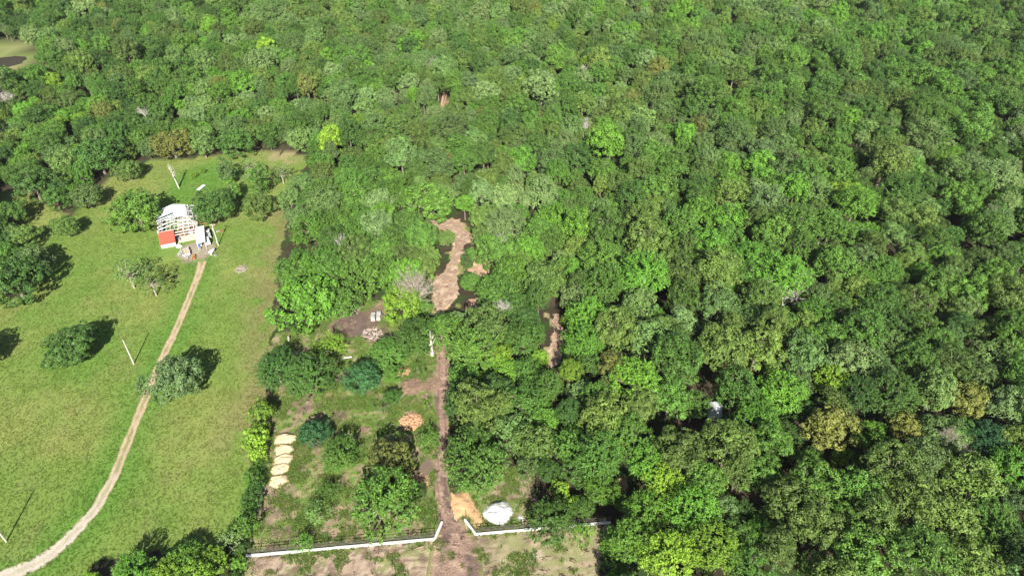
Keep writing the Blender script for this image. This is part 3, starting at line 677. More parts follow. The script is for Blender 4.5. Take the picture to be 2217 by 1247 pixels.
WOODS = [ # cx, cy, w, mesh id, colour
 (1032,1000,130,'F1','mid'),(1012,870,96,'F0','dark'),(1105,935,100,2,'sage'),(1048,892,40,'S0','lime'),(1075,845,86,5,'dark'),(1140,870,96,3,'mid'),(1150,960,90,0,'olive'),
 (1186,1018,52,3,'mid'),(1180,905,70,5,'bright'),(1235,960,80,3,'mid'),(1258,852,76,4,'pale'),(1250,1020,66,5,'dark'),(1300,990,96,3,'mid'),(1310,905,100,0,'olive'),(1380,880,90,1,'olive'),
 (1360,945,88,3,'mid'),(1375,820,96,5,'bright'),(1330,800,80,1,'rust'),(1450,860,90,0,'mid'),(1400,1000,90,5,'bright'),(1300,1060,70,3,'bright'),(1475,985,120,2,'olive'),(1578,956,122,1,'olive'),
 (1530,1040,96,6,'mid'),(1440,1045,84,3,'lime'),(1395,1110,100,5,'bright'),(1500,1110,110,3,'bright'),(1560,1100,66,4,'sage'),(1360,1175,96,3,'bright'),(1440,1205,120,5,'lime'),(1540,1190,110,3,'lime'),
 (1640,1160,70,5,'bright'),(1620,1235,96,3,'mid'),(1700,1080,110,4,'olive'),(1760,1130,128,0,'olive'),(1690,1190,90,1,'olive'),(1850,1060,116,6,'mid'),(1925,1020,124,2,'olive'),(1985,1090,130,0,'olive'),(1900,1130,120,1,'olive'),
 (1870,1210,130,4,'mid'),(1990,1200,130,5,'mid'),(2095,1040,128,2,'olive'),(2060,1130,120,6,'olive'),(2140,1130,110,3,'mid'),(2190,1190,110,5,'mid'),(2100,1225,120,0,'olive'),(2190,1010,90,5,'bright'),
 (1795,925,110,6,'rust'),(1805,880,84,1,'olive'),(1885,945,70,3,'bright'),(1700,940,60,5,'dark'),(1725,990,60,'C0','rust'),(1750,1010,60,3,'mid'),(1640,900,100,5,'bright'),(1690,855,100,3,'bright'),
 (1960,925,76,6,'rust'),(2040,945,92,4,'sage'),(2135,950,80,5,'teal'),(2097,870,86,0,'rust'),(2020,850,100,1,'sage'),(1930,860,100,3,'mid'),(2175,880,90,4,'pale'),(2195,950,80,1,'olive'),
 (1715,340,27,'C0','lime'),(1500,880,70,3,'mid'),(1460,780,110,0,'mid'),(1560,760,120,1,'olive'),(1640,760,110,2,'olive'),(1740,770,100,4,'sage'),(1725,835,80,0,'sage'),(1840,780,96,4,'pale'),(1800,830,70,3,'lime'),
 (1900,800,80,1,'sage'),(1980,780,90,6,'mid'),(2060,790,90,2,'olive'),(2150,780,90,4,'sage'),(1400,730,96,4,'sage'),(1480,700,76,1,'pale'),(1330,720,100,2,'olive'),(1270,742,86,5,'bright'),(1275,692,84,3,'bright'),
 (1136,738,84,3,'mid'),(1140,690,70,5,'dark'),(1054,708,112,0,'olive'),(1020,762,104,3,'mid'),(1078,776,56,'F1','lime'),(1100,800,60,3,'bright'),(1136,802,70,3,'mid'),(1005,822,80,1,'mid'),
 (1180,606,104,2,'olive'),(1250,650,80,4,'pale'),(1080,640,90,3,'mid'),(1110,590,90,5,'bright'),(1075,540,100,5,'mid'),(1150,540,80,5,'bright'),(1195,480,80,3,'bright'),(1050,470,76,0,'olive'),(1100,430,80,4,'pale'),
 (1010,400,70,4,'sage'),(930,440,100,4,'mid'),(960,425,60,1,'sage'),(880,480,70,1,'mid'),(905,510,60,3,'mid'),(925,560,64,0,'olive'),(880,560,80,6,'olive'),(800,590,110,3,'mid'),(850,600,70,5,'bright'),(770,520,90,3,'mid'),(730,490,90,5,'mid'),
 (690,500,90,3,'bright'),(650,470,66,4,'sage'),(700,420,90,1,'mid'),(760,440,80,0,'mid'),(820,440,80,4,'pale'),(870,420,70,3,'bright'),(1250,540,80,0,'olive'),(1220,565,60,4,'pale'),(1300,560,90,5,'mid'),(1310,620,90,3,'mid'),
 (1390,600,110,3,'bright'),(1480,600,90,0,'olive'),(1560,590,100,1,'olive'),(1400,520,100,2,'olive'),(1470,500,90,3,'mid'),(1620,560,90,5,'bright'),(1700,600,110,5,'bright'),(1650,650,80,3,'olive'),(1560,660,90,4,'sage'),
 (1380,660,80,6,'sage'),(1620,690,60,1,'sage'),(1680,700,80,0,'mid'),(1760,680,70,3,'bright'),(2195,1080,60,4,'sage'),(1280,790,60,4,'mid'),(1243,806,48,5,'mid'),(1140,1010,60,0,'sage'),(1606,1104,54,'F0','dark'),(1668,1120,50,'F1','mid'),(1760,990,46,'F0','dark'),(1420,965,44,'F0','dark'),
]
MID = {'F0': FEATH[0], 'F1': FEATH[1], 'S0': SAPL[0], 'C0': BIG[0]}
for (k, cx, cyy, w, T, c, lab, grp) in HAND:
    tree_px(k, cx, cyy, w * (1.2 if grp == GH else 1), T, c, lab, 'bush' if k == 'bush' else 'tree', grp, zk=rnd.uniform(.92, 1.06))
CN = {'dark': 'dark green', 'mid': 'mid green', 'bright': 'bright green', 'lime': 'lime yellow green', 'olive': 'olive green', 'rust': 'brownish olive', 'sage': 'sage green', 'pale': 'pale silvery', 'teal': 'bluish green'}
WT = []     # woods trees: x, y, s, zk, mesh, colour
for (cx, cyy, w, m, c) in WOODS:
    T = MID[m] if isinstance(m, str) else FOREST[m]
    if T in FOREST and cx < 1270 and cyy > 380: T = (BIG if m != 3 else FEATH)[(m + cx) % 3]
    zk = rnd.uniform(.9, 1.12) * (1 if T in FOREST else 1.12); x, y, s = locate(cx, cyy, w, T, zk); WT.append((x, y, s, zk, T, c))
# the rest of the wood, thrown at random with crowns just overlapping, kept off every patch of open ground seen in the photograph
CELL = 8.0; grid = {}
def near_ok(x, y, r, k):
    gx, gy = int(x // CELL), int(y // CELL)
    for i in range(gx - 2, gx + 3):
        for j in range(gy - 2, gy + 3):
            for (a, b, q) in grid.get((i, j), ()):
                if (a - x) ** 2 + (b - y) ** 2 < (k * (q + r)) ** 2: return False
    return True
def put(x, y, r): grid.setdefault((int(x // CELL), int(y // CELL)), []).append((x, y, r))
for (x, y, r) in TREES: put(x, y, r)
for w_ in WT: put(w_[0], w_[1], w_[2] * w_[4].rad[0])
ang = np.linspace(0, 2 * math.pi, 10, endpoint=False)
def blocked(x, y, r, h):
    px = []; py = []
    for zz, kk in ((0, .0), (h * .45, .85), (h * .8, .7)):
        a, b = PX(x + r * kk * np.cos(ang), y + r * kk * np.sin(ang), zz * np.ones(10)); px.append(a); py.append(b)
    px = np.concatenate(px); py = np.concatenate(py)
    for pl in OPEN:
        if inpoly(px, py, pl).any(): return True
    a, b = PX(x + r * .55 * np.cos(ang), y + r * .55 * np.sin(ang), 8.0 + 0 * ang)
    for pl in GAPS:
        if inpoly(a, b, pl).any(): return True
    return False
r2 = random.Random(99)
cand = []
for _ in range(52000):
    y = 60 + 530 * r2.random() ** .8; hw = (y * CP + CH * SP) * .75 + 45
    cand.append((r2.uniform(-hw, hw), y))
def pick_colour(x, y):
    a = float(fbm(np.array([x]), np.array([y]), 34, 401, 3)[0]); b = r2.random()
    px, py = PX(x, y, 8)
    palette = (['dark', 'mid', 'mid', 'mid', 'sage', 'olive'] if a < .42 else ['mid', 'olive', 'olive', 'sage', 'mid', 'bright', 'mid'] if a < .56 else ['sage', 'pale', 'mid', 'mid', 'olive', 'bright'])
    if py < 330 and 500 < px < 1700: palette = palette + ['sage', 'sage', 'pale', 'olive', 'mid']
    if px < 400 and py < 350: palette = palette + ['dark', 'dark', 'mid']
    if b < .012: return 'rust'
    if b < .02: return 'lime'
    return palette[r2.randrange(len(palette))]
xarr = np.array(cand)
fills = []
for (x, y) in cand:
    px, py = PX(x, y, 8.0)
    if px < 600 and py > 640: continue                       # the meadow side
    if py > 1420: continue
    r = min(max(r2.gauss(4.25, 1.1), 2.6), 7.0)
    if px > 1500: r *= 1.1
    if not near_ok(x, y, r, .67): continue
    low_ = px < 700 and py > 200; T = (BIG + BIG + FEATH[:1])[r2.randrange(7)] if low_ else FOREST[r2.randrange(7)]; s = r / T.rad[0]; zk = (r2.uniform(.95, 1.35) if low_ else r2.uniform(.86, 1.32)) / s ** .35
    if blocked(x, y, r, 12 * s * zk): continue
    put(x, y, r); fills.append((x, y, s, zk, T, pick_colour(x, y)))
# small understorey trees in the chinks of the near wood
for (x, y) in cand[::-1]:
    px, py = PX(x, y, 5.0)
    if py < 560 or px < 620 or not (-100 < px < 2300) : continue
    r = r2.uniform(1.9, 2.6)
    if not near_ok(x, y, r, .62) or r2.random() < (.8 if px > 1280 else .45): continue
    T = (FEATH + BIG)[r2.randrange(6)]; s = r / T.rad[0]
    if blocked(x, y, r, 9 * s): continue
    put(x, y, r); fills.append((x, y, s, 1.3, T, ['mid', 'bright', 'dark', 'lime', 'mid'][r2.randrange(5)]))
WT += fills
def shows(t):
    x, y, s = t[:3]; z = t[4].cz * s * t[3]; px, py = PX(x, y, z); w = 2 * s * t[4].rad[0] * F / depth(x, y, z)
    vis = -w * .3 < px < W + w * .3 and -w * .3 < py < H + w * .3
    return w if vis else 0.0
HANDSET = set(id(t) for t in WT[:len(WOODS)])
order = sorted(WT, key=lambda t: -shows(t) - (1000 if id(t) in HANDSET else 0))
NEAR_N = 300
LAND = [('the hidden white shed roof', (1548, 885)), ('the white gravel mound', (1080, 1108)), ('the tan clearing', (975, 600)), ('the narrow tan path', (1200, 740)), ('the dead brown cedar', (1340, 1062)),
        ('the bottom right corner', (2217, 1247)), ('the white snag', (936, 745)), ('the middle of the right edge', (2217, 640)), ('the largest low olive crown', (1570, 945)),
        ('the twig grey dead crown', (2060, 935)), ('the white limbs over a green crown', (1710, 610)), ('the silver bare tree by the clearing', (1080, 660)), ('the bare grey crowned tree', (885, 640)),
        ('the dark gap in the right wood', (1750, 980)), ('the huge vivid green tree', (660, 650)), ('the bright lime crown high up', (1715, 340)), ('the dark gap in the middle wood', (1480, 690)), ('the middle of the bottom right edge', (1700, 1247))]
OW = ['', 'second ', 'third ', 'fourth ', 'fifth ', 'sixth ', 'seventh ', 'eighth ', 'ninth ', 'tenth ', 'eleventh ', 'twelfth ', 'thirteenth ', 'fourteenth ', 'fifteenth ', 'sixteenth ', 'seventeenth ', 'eighteenth ', 'nineteenth ', 'twentieth ']
fam = {}
for t in order[:NEAR_N]:
    p = PX(t[0], t[1], t[4].cz * t[2] * t[3]); dd = sorted((math.hypot(p[0]-q[0], p[1]-q[1]), nm) for nm, q in LAND)[0]
    fam.setdefault((dd[1], t[5]), []).append((dd[0], t))
for (nm, c), lst in fam.items():
    lst.sort(key=lambda q: q[0])
    for i, (_, t) in enumerate(lst):
        x, y, s, zk, T, c = t
        e = plant('forest_tree', x, y, s, zk, T, c)
        sz = 'broad' if s > 1.1 else 'small' if s < .75 else 'rounded'
        tag(e, '%s %s woods tree, %s%s' % (sz, CN[c], (OW[i] + 'nearest ') if i < 20 else 'far from ', nm), 'tree', 'trees of the dense wood')
# the far wood: one mass
cols = ['dark', 'mid', 'bright', 'lime', 'olive', 'rust', 'sage', 'pale', 'teal']
PROTO = FOREST + BIG + FEATH
fm = [T.both(c) for c in cols for T in PROTO]
FC = proto_collection('far_tree', fm)
far = [t for t in order[NEAR_N:] if True]
pos = [(t[0], t[1], 0) for t in far]; rot = [(0, 0, r2.uniform(0, 6.28)) for t in far]; scl = [(t[2], t[2], t[2] * t[3]) for t in far]
idx = [cols.index(t[5]) * len(PROTO) + (PROTO.index(t[4]) if t[4] in PROTO else 7) for t in far]
scatter('distant_forest', 'dense oak wood stretching to the top of the photo', pos, rot, scl, idx, FC)
print('TREES', len(TREES), 'far', len(far), 'smallest near px', shows(order[NEAR_N-1]))

# ------------------------------------------------------------------ grass, weeds and litter
def bladecol(name, k=1.0):
    m, nt, p, out = newmat(name); L = nt.links
    at = nt.nodes.new('ShaderNodeAttribute'); at.attribute_type = 'INSTANCER'; at.attribute_name = 'gcol'
    a2 = nt.nodes.new('ShaderNodeAttribute'); a2.attribute_name = 'v'
    mr = nt.nodes.new('ShaderNodeMapRange'); mr.inputs['To Min'].default_value = .85 * k; mr.inputs['To Max'].default_value = 1.22 * k
    L.new(a2.outputs['Fac'], mr.inputs['Value'])
    vm = nt.nodes.new('ShaderNodeVectorMath'); vm.operation = 'SCALE'; L.new(at.outputs['Vector'], vm.inputs[0]); L.new(mr.outputs[0], vm.inputs['Scale'])
    L.new(vm.outputs[0], p.inputs['Base Color']); p.inputs['Roughness'].default_value = .6; p.inputs['Specular IOR Level'].default_value = .25
    tr = nt.nodes.new('ShaderNodeBsdfTranslucent'); L.new(vm.outputs[0], tr.inputs['Color'])
    ms = nt.nodes.new('ShaderNodeMixShader'); ms.inputs[0].default_value = .35; L.new(p.outputs[0], ms.inputs[1]); L.new(tr.outputs[0], ms.inputs[2]); L.new(ms.outputs[0], out.inputs[0])
    return m
BL = bladecol('grass_blades'); LI = bladecol('dry_litter')
def tuft(seed, n=20, h=.21, sp=.34, w=.06):
    r = NR(seed); a = r.rand(n) * 6.28; d = r.rand(n) ** .6 * sp; C = np.stack([np.cos(a)*d, np.sin(a)*d, np.zeros(n)], 1)
    T = unit(np.stack([r.randn(n)*.5, r.randn(n)*.5, np.ones(n)], 1)); S = unit(np.cross(T, r.randn(n, 3))); hh = h * (.6 + .7 * r.rand(n))
    V = np.stack([C - S*w, C + S*w, C + T*hh[:, None]], 1).reshape(-1, 3)
    return quadmesh('tuft', V, n, 3, [BL], fattr=r.rand(n))
TU = proto_collection('grass_tuft', [tuft(i) for i in range(5)])
def strew(name, label, n, region, dens, coll, nidx, smin, smax, seed, cmul=(1, 1, 1), flat=False, colf=None):
    r = NR(seed); xs_ = r.uniform(region[0], region[1], n); ys_ = r.uniform(region[2], region[3], n)
    px, py = PX(xs_, ys_); k = dens(xs_, ys_, px, py) > r.rand(n)
    xs_, ys_ = xs_[k], ys_[k]; m = len(xs_)
    C = (colf or ground_color)(xs_, ys_) * np.array(cmul) * (.92 + .18 * r.rand(m))[:, None]
    s = r.rand(m) * (smax - smin) + smin
    rot = np.stack([np.zeros(m), np.zeros(m), r.rand(m) * 6.28], 1)
    scatter(name, label, np.stack([xs_, ys_, np.zeros(m)], 1), rot, np.stack([s, s, s * (1 if not flat else .8)], 1), r.randint(0, nidx, m), coll, C)
    print(name, m)
def on_drive(x, y, lim=1.15):
    dl = np.full(x.shape, 1e9)
    for (ax, ay), (bx, by) in zip(DRIVE_W[:-1], DRIVE_W[1:]):
        ex, ey = bx - ax, by - ay; t = np.clip(((x-ax)*ex + (y-ay)*ey) / (ex*ex+ey*ey), 0, 1); dl = np.minimum(dl, np.hypot(x - ax - t*ex, y - ay - t*ey))
    return dl < lim
bx0, by0 = G(380, 525)
def barnfree(x, y): 
    du = (x + 109.2) * .927 + (y - 176.5) * .375; dv_ = -(x + 109.2) * .375 + (y - 176.5) * .927
    return ~((du > -1) & (du < 15.5) & (dv_ > -8.5) & (dv_ < 20))
def d_mead(x, y, px, py): return inpoly(px, py, MEADOW) * ~on_drive(x, y) * barnfree(x, y) * (.6 + .4 * ss(.35, .6, fbm(x, y, 2.2, 501, 3)))
strew('meadow_grass', 'short green and straw coloured meadow grass', 170000, (-175, -35, 62, 245), d_mead, TU, 5, .35, .8, 3, (1.12, 1.12, 1.0))
def d_lot(x, y, px, py):
    n = fbm(x, y, 3.0, 511, 4)
    lot = inpoly(px, py, LOT) | inpoly(px, py, EAST); st_ = inpoly(px, py, STRIP)
    tr = inpoly(px, py, TRACK)
    for (cx, cy_, q) in ((775, 700, 6), (835, 668, 4.5), (812, 728, 4), (910, 1030, 3)):
        c0 = G(cx, cy_); lot = lot & (np.hypot(x - c0[0], y - c0[1]) + (n - .5) * 5 > q)
    return np.where(tr, 0, np.where(lot, .05 + .9 * ss(.42, .58, n), np.where(st_, .75 * ss(.54, .66, n), 0)))
def weedcol(x, y):
    n = fbm(x, y, 2.0, 521, 3)[..., None]; return np.array((.10, .19, .03)) * (1 - n) + np.array((.18, .24, .06)) * n
strew('lot_weeds', 'green weeds coming up through the cleared soil', 60000, (-62, 22, 62, 150), d_lot, TU, 5, .8, 1.9, 4, colf=weedcol)
def stick(seed, n=5):
    r = random.Random(seed); mb = MB()
    for _ in range(n):
        a = r.uniform(-.6, .6); L_ = r.uniform(.25, .8); x, y = r.uniform(-.4, .4), r.uniform(-.4, .4)
        mb.beam((x - L_/2*math.cos(a), y - L_/2*math.sin(a), .03), (x + L_/2*math.cos(a), y + L_/2*math.sin(a), r.uniform(.03, .14)), r.uniform(.025, .06))
    return mb.mesh('sticks', [LI])
SK = proto_collection('stick_litter', [stick(i) for i in range(5)])
def d_stick(x, y, px, py):
    n = fbm(x, y, 4.0, 531, 4); a = inpoly(px, py, LOT) | inpoly(px, py, EAST); b = inpoly(px, py, TRACK) | inpoly(px, py, CLEAR) | inpoly(px, py, STRIP)
    return np.where(a, .1 + .8 * ss(.5, .66, n), np.where(b, .12 + .3 * ss(.5, .7, n), 0))
def stcol(x, y):
    n = ss(.4, .6, fbm(x, y, 1.1, 541, 2))[..., None]; return np.array((.42, .31, .20)) * (1 - n) + np.array((.16, .11, .08)) * n
strew('brush_litter', 'broken twigs and straw strewn over the cleared ground', 16000, (-62, 22, 62, 205), d_stick, SK, 5, .6, 1.5, 5, colf=stcol)
# ------------------------------------------------------------------ plain materials
WHITE = mat('white_paint', (.50, .50, .48), .6, var=.22, nscale=1.5); WMETAL = mat('white_metal_sheet', (.46, .48, .50), .5, var=.08, nscale=1.2)
GMETAL = mat('grey_metal_sheet', (.34, .37, .39), .5, var=.25, nscale=1.4); REDM = mat('red_metal_sheet', (.52, .085, .055), .45, var=.12, nscale=1.0)
PIPE = mat('dark_pipe_steel', (.085, .070, .062), .5, var=.3, nscale=3); CONC = mat('concrete_slab', (.52, .45, .36), .9, var=.2, nscale=1.2, bump=.01)
RUST = mat('rusty_steel', (.24, .095, .055), .85, var=.45, nscale=3); WOODT = mat('tan_timber', (.42, .31, .20), .8, var=.3, nscale=3)
POLEW = mat('bleached_pole_wood', (.44, .41, .36), .85, var=.2, nscale=3); BLACK = mat('black_rubber', (.02, .02, .02), .8, var=.2)
GLASS = mat('dark_window_glass', (.02, .025, .03), .1, var=.1); BLUE = mat('blue_plastic', (.05, .16, .42), .4, var=.15); ORANGE = mat('orange_paint', (.72, .27, .03), .4, var=.1)
GREY = mat('grey_steel', (.30, .31, .32), .45, metal=.4, var=.15); GALV = mat('galvanised_can', (.55, .56, .56), .4, metal=.3, var=.1)
SOILT = mat('tan_sand', (.50, .37, .23), .95, var=.18, nscale=1.6, bump=.10); SOILO = mat('orange_sand', (.46, .285, .15), .95, var=.24, nscale=.9, bump=.12)
SOILW = mat('white_gravel', (.52, .52, .51), .9, var=.3, nscale=3.5, bump=.14); CHIP = mat('cut_branch_wood', (.46, .28, .16), .9, var=.4, nscale=2.0)
TWIG = mat('brown_brushwood', (.23, .155, .11), .9, var=.45, nscale=1.5); BLOCK = mat('pale_grey_block', (.33, .33, .32), .85, var=.3, nscale=4); SCRAPM = mat('mixed_rubble', (.42, .35, .31), .9, var=.5, nscale=2)
def part(name, mb, m, parent, smooth=False, label=None):
    o = link(name, mb.mesh(name, [m] if not isinstance(m, (list, tuple)) else list(m), smooth), parent)
    if label: o['label'] = label
    return o
def box(name, a, b, m, parent, label=None):
    mb = MB(); mb.box(a, b); return part(name, mb, m, parent, label=label)
def cyl(name, a, b, r, m, parent, n=12):
    mb = MB(); mb.tube([a, b], [r, r], n); return part(name, mb, m, parent)

# ------------------------------------------------------------------ white low walls and pipe fences either side of the gateway
def wall(pts, label):
    e = empty('low_wall', (pts[0][0], pts[0][1], 0)); ox, oy = pts[0]; n = 0
    for (a, b) in zip(pts[:-1], pts[1:]):
        L_ = math.hypot(b[0]-a[0], b[1]-a[1]); ux, uy = (b[0]-a[0])/L_, (b[1]-a[1])/L_; k = max(1, round(L_ / 2.45))
        for i in range(k):
            t0 = L_ * i / k + .012; t1 = L_ * (i + 1) / k - .012; mb = MB(); hh = .38 + rnd.uniform(-.03, .03)
            M = lambda x, y, z: (a[0]-ox + ux*x - uy*y, a[1]-oy + uy*x + ux*y, z)
            j = rnd.uniform(-.02, .02); mb.box((t0, -.17 + j, -.1), (t1, .17 + j, hh), M=M); mb.box((t0, -.24, -.1), (t1, .24, .09 + rnd.uniform(0, .06)), M=M)
            part('wall_section', mb, WHITE, e)
    return tag(e, label, 'wall')
def fence(pts, label, wing_rail=True):
    e = empty('pipe_fence', (pts[0][0], pts[0][1], 0)); ox, oy = pts[0]
    for si, (a, b) in enumerate(zip(pts[:-1], pts[1:])):
        L_ = math.hypot(b[0]-a[0], b[1]-a[1]); ux, uy = (b[0]-a[0])/L_, (b[1]-a[1])/L_; k = max(1, round(L_ / 2.5))
        off = .36
        for i in range(k + (1 if si == len(pts) - 2 or True else 0)):
            if si and i == 0: continue
            if k <= 2 and 0 < i < k: continue
            t = L_ * i / k; x = a[0]-ox+ux*t-uy*off; y = a[1]-oy+uy*t+ux*off
            cyl('post', (x, y, -.2), (x, y, 1.52), .08, PIPE, e, 8)
        if k > 2 or wing_rail:
            for z in ((.62, 1.05, 1.46) if k > 2 else (1.46,)):
                for i in range(k):
                    t0 = L_*i/k + .05; t1 = L_*(i+1)/k - .05
                    cyl('rail', (a[0]-ox+ux*t0-uy*off, a[1]-oy+uy*t0+ux*off, z), (a[0]-ox+ux*t1-uy*off, a[1]-oy+uy*t1+ux*off, z), .045, PIPE, e, 6)
    return tag(e, label, 'fence')
fl = [G(531, 1204), G(941, 1167), G(957, 1130)]; fr = [G(1322, 1131), G(1030, 1157), G(1006, 1125)][::-1]
wall(fl, 'long white low wall left of the gateway with angled wing'); wall(fr, 'white low wall right of the gateway running into the trees')
fence(fl, 'dark pipe fence standing on the white wall left of the gateway')
fence(fr, 'dark pipe fence behind the white wall right of the gateway', wing_rail=False)

# ------------------------------------------------------------------ heaps
def heap(name, px, rx, ry, h, m, label, cat, skew=.25, seed=0, rough=.12, rz=0.0, n=34):
    x0, y0 = G(*px); u = np.linspace(-1.25, 1.25, n); X, Y = np.meshgrid(u, u)
    th = np.arctan2(Y, X); R = np.hypot(X, Y) / (1 + .28 * (fbm(np.cos(th)*1.4+5, np.sin(th)*1.4+seed*3.1, 1, seed+600, 3) - .5) * 2)
    Z = h * np.clip(1 - R ** 2, 0, 1) ** .8 * (1 + skew * Y) + rough * (fbm(X*3.2, Y*3.2, 1, seed+620, 4) - .5) * np.clip(1.15 - R, 0, 1) * 2
    Z = np.where(R > 1.08, -.06, Z)
    V = np.stack([X * rx, Y * ry, Z], -1); keep = R < 1.2
    idx = -np.ones(X.shape, int); idx[keep] = np.arange(keep.sum()); fs = []
    for i in range(n-1):
        for j in range(n-1):
            q = (idx[i,j], idx[i,j+1], idx[i+1,j+1], idx[i+1,j])
            if min(q) >= 0: fs.append(q)
    mb = MB(); mb.add(V[keep].tolist(), fs); me = mb.mesh(name, [m], True)
    return tag(link(name, me, loc=(x0, y0, 0), rz=rz), label, cat)
heap('gravel_heap', (1080, 1110), 2.85, 3.0, 1.05, SOILW, 'bright white gravel mound on the grass right of the gateway', 'gravel heap', seed=3, rough=.6)
heap('gravel_scatter', (1128, 1123), .7, .8, .12, SOILW, 'small flat white spill beside the white gravel mound', 'gravel', seed=5, rough=.1)
for i, (cx, cyy, w, lb) in enumerate([(617,952,44,'topmost tan sand heap, farthest from the white wall'),(615,974,42,'tan sand heap with green sprigs, second from the top of the row'),(612,996,42,'middle pale tan sand heap of the row of five'),(606,1016,40,'palest tan sand heap just above the lowest one'),(602,1040,38,'lowest orange tinged sand heap of the row')]):
    k = depth(*G(cx, cyy), 0) / F
    o = heap('sand_heap', (cx, cyy), w/2*k*1.05, 1.85, .70 - .04*i, SOILT, lb, 'sand heap', skew=.55, seed=20+i, rough=.38, rz=.1); o['group'] = 'tan sand heaps in a row'
def flatpatch(name, poly, z0, h, m, label, cat=None, kind=None, seed=0):
    P = wpoly(poly); xs_ = [p[0] for p in P]; ys_ = [p[1] for p in P]; st = .22
    gx = np.arange(min(xs_)-.5, max(xs_)+.5, st); gy = np.arange(min(ys_)-.5, max(ys_)+.5, st); X, Y = np.meshgrid(gx, gy)
    wx = X + (fbm(X, Y, 1.6, seed+700) - .5) * 1.6; wy = Y + (fbm(X, Y, 1.6, seed+710) - .5) * 1.6
    ins = inpoly(wx, wy, P); dmin = np.full(X.shape, 1e9)
    for (ax, ay), (bx, by) in zip(P, P[1:] + P[:1]):
        ex, ey = bx-ax, by-ay; t = np.clip(((wx-ax)*ex+(wy-ay)*ey)/(ex*ex+ey*ey+1e-9), 0, 1); dmin = np.minimum(dmin, np.hypot(wx-ax-t*ex, wy-ay-t*ey))
    Z = z0 + h * ss(0, 1.8, dmin) * (.35 + 1.1 * fbm(X, Y, 1.9, seed+720, 4)); idx = -np.ones(X.shape, int); idx[ins] = np.arange(ins.sum())
    V = np.stack([X, Y, Z], -1)[ins]; fs = []
    for i in range(X.shape[0]-1):
        for j in range(X.shape[1]-1):
            q = (idx[i,j], idx[i,j+1], idx[i+1,j+1], idx[i+1,j])
            if min(q) >= 0: fs.append(q)
    mb = MB(); mb.add(V.tolist(), fs); return tag(link(name, mb.mesh(name, [m], True)), label, cat, kind=kind)
flatpatch('sand_spread', [(972,1064),(988,1068),(1004,1060),(1020,1075),(1034,1098),(1048,1120),(1056,1138),(1034,1150),(1016,1128),(1000,1118),(990,1136),(982,1118),(978,1090)], .02, .38, SOILO, 'raked out orange sand between the gateway and the white gravel mound', 'sand', seed=2)

def sticks(name, px, rad, h, n, L_, w, m, label, cat, seed, seg=1, kind=None):
    r = random.Random(seed); x0, y0 = G(*px); mb = MB()
    for i in range(n):
        a = r.uniform(0, 6.28); d = rad * math.sqrt(r.random()); x, y = d*math.cos(a), d*math.sin(a); z = h * (1 - (d/rad)**2) * r.uniform(.25, 1) + .05
        b = r.uniform(0, 6.28); l = L_ * r.uniform(.4, 1.1); t = r.uniform(-.3, .3); ww = w * r.uniform(.5, 1.5)
        mb.beam((x-l/2*math.cos(b), y-l/2*math.sin(b), max(.03, z-l/2*t)), (x+l/2*math.cos(b), y+l/2*math.sin(b), max(.03, z+l/2*t)), ww)
    return tag(link(name, mb.mesh(name, [m]), loc=(x0, y0, 0)), label, cat, kind=kind)
sticks('branch_pile', (890, 914), 2.5, 1.1, 420, 1.1, .13, CHIP, 'bright orange tan pile of cut branches left of the dirt track', 'brush pile', 1)
sticks('branch_pile', (894, 838), 2.6, .9, 330, 1.5, .10, TWIG, 'brown dead brushwood pile above the orange branch pile', 'brush pile', 2)
sticks('branch_pile', (872, 806), 1.7, .6, 200, .9, .10, CHIP, 'small pale tan branch pile, topmost of the three by the track', 'brush pile', 3)
sticks('branch_pile', (935, 832), 2.3, .35, 260, 1.2, .07, TWIG, 'flat grey brown brushwood fan at the edge of the dirt track', 'brush pile', 4)
sticks('branch_pile', (790, 931), 1.0, .4, 90, .8, .07, TWIG, 'small brown twig heap in the grass of the lot', 'brush pile', 5)
sticks('branch_pile', (760, 668), 2.8, .9, 220, 2.2, .06, BARKG, 'grey dead branches at the foot of the vivid green corner tree', 'brush pile', 6)
sticks('branch_pile', (522, 584), 1.7, .35, 120, 1.8, .06, BARKG, 'grey fallen branches lying on the meadow right of the driveway head', 'brush pile', 7)
sticks('branch_pile', (905, 1045), 2.4, .25, 150, 1.1, .07, CHIP, 'thin straw coloured branch litter beside the track above the gateway', 'brush pile', 8)
sticks('rubble_heap', (805, 724), 2.8, .3, 130, .45, .13, SCRAPM, 'whitish rubble and broken boards on the dark burnt soil', 'rubble', 9)
sticks('rubble_heap', (1165, 1200), 1.3, .12, 26, .35, .1, SCRAPM, 'thin pale rubble on bare ground below the right fence', 'rubble', 10)
def log(pa, pb, r0, m, label, name='fallen_log'):
    a = G(*pa); b = G(*pb); mb = MB(); dx, dy = b[0]-a[0], b[1]-a[1]
    mb.tube([(0,0,r0), (dx*.5, dy*.5+.1, r0*.9), (dx, dy, r0*.6)], [r0, r0*.8, r0*.45], 8)
    mb.tube([(dx*.55, dy*.55, r0), (dx*.75, dy*.75+.6, r0*1.6)], [r0*.45, r0*.2], 6)
    return tag(link(name, mb.mesh(name, [m]), loc=(a[0], a[1], 0)), label, 'log')
log((762, 774), (738, 778), .26, BARKW, 'bleached fallen log beside the bluish green tree')
log((862, 868), (892, 838), .14, BARKG, 'pale crooked dead limb lying on the brown brushwood pile')
log((692, 932), (716, 918), .09, TWIG, 'reddish fallen limb right of the bluish green round tree')
log((656, 855), (650, 846), .22, BARKW, 'short white stump at the foot of the dark twin trees', 'tree_stump')
log((918, 1183), (896, 1190), .18, TWIG, 'dark root ball lying on the bare soil below the left wall', 'tree_stump')

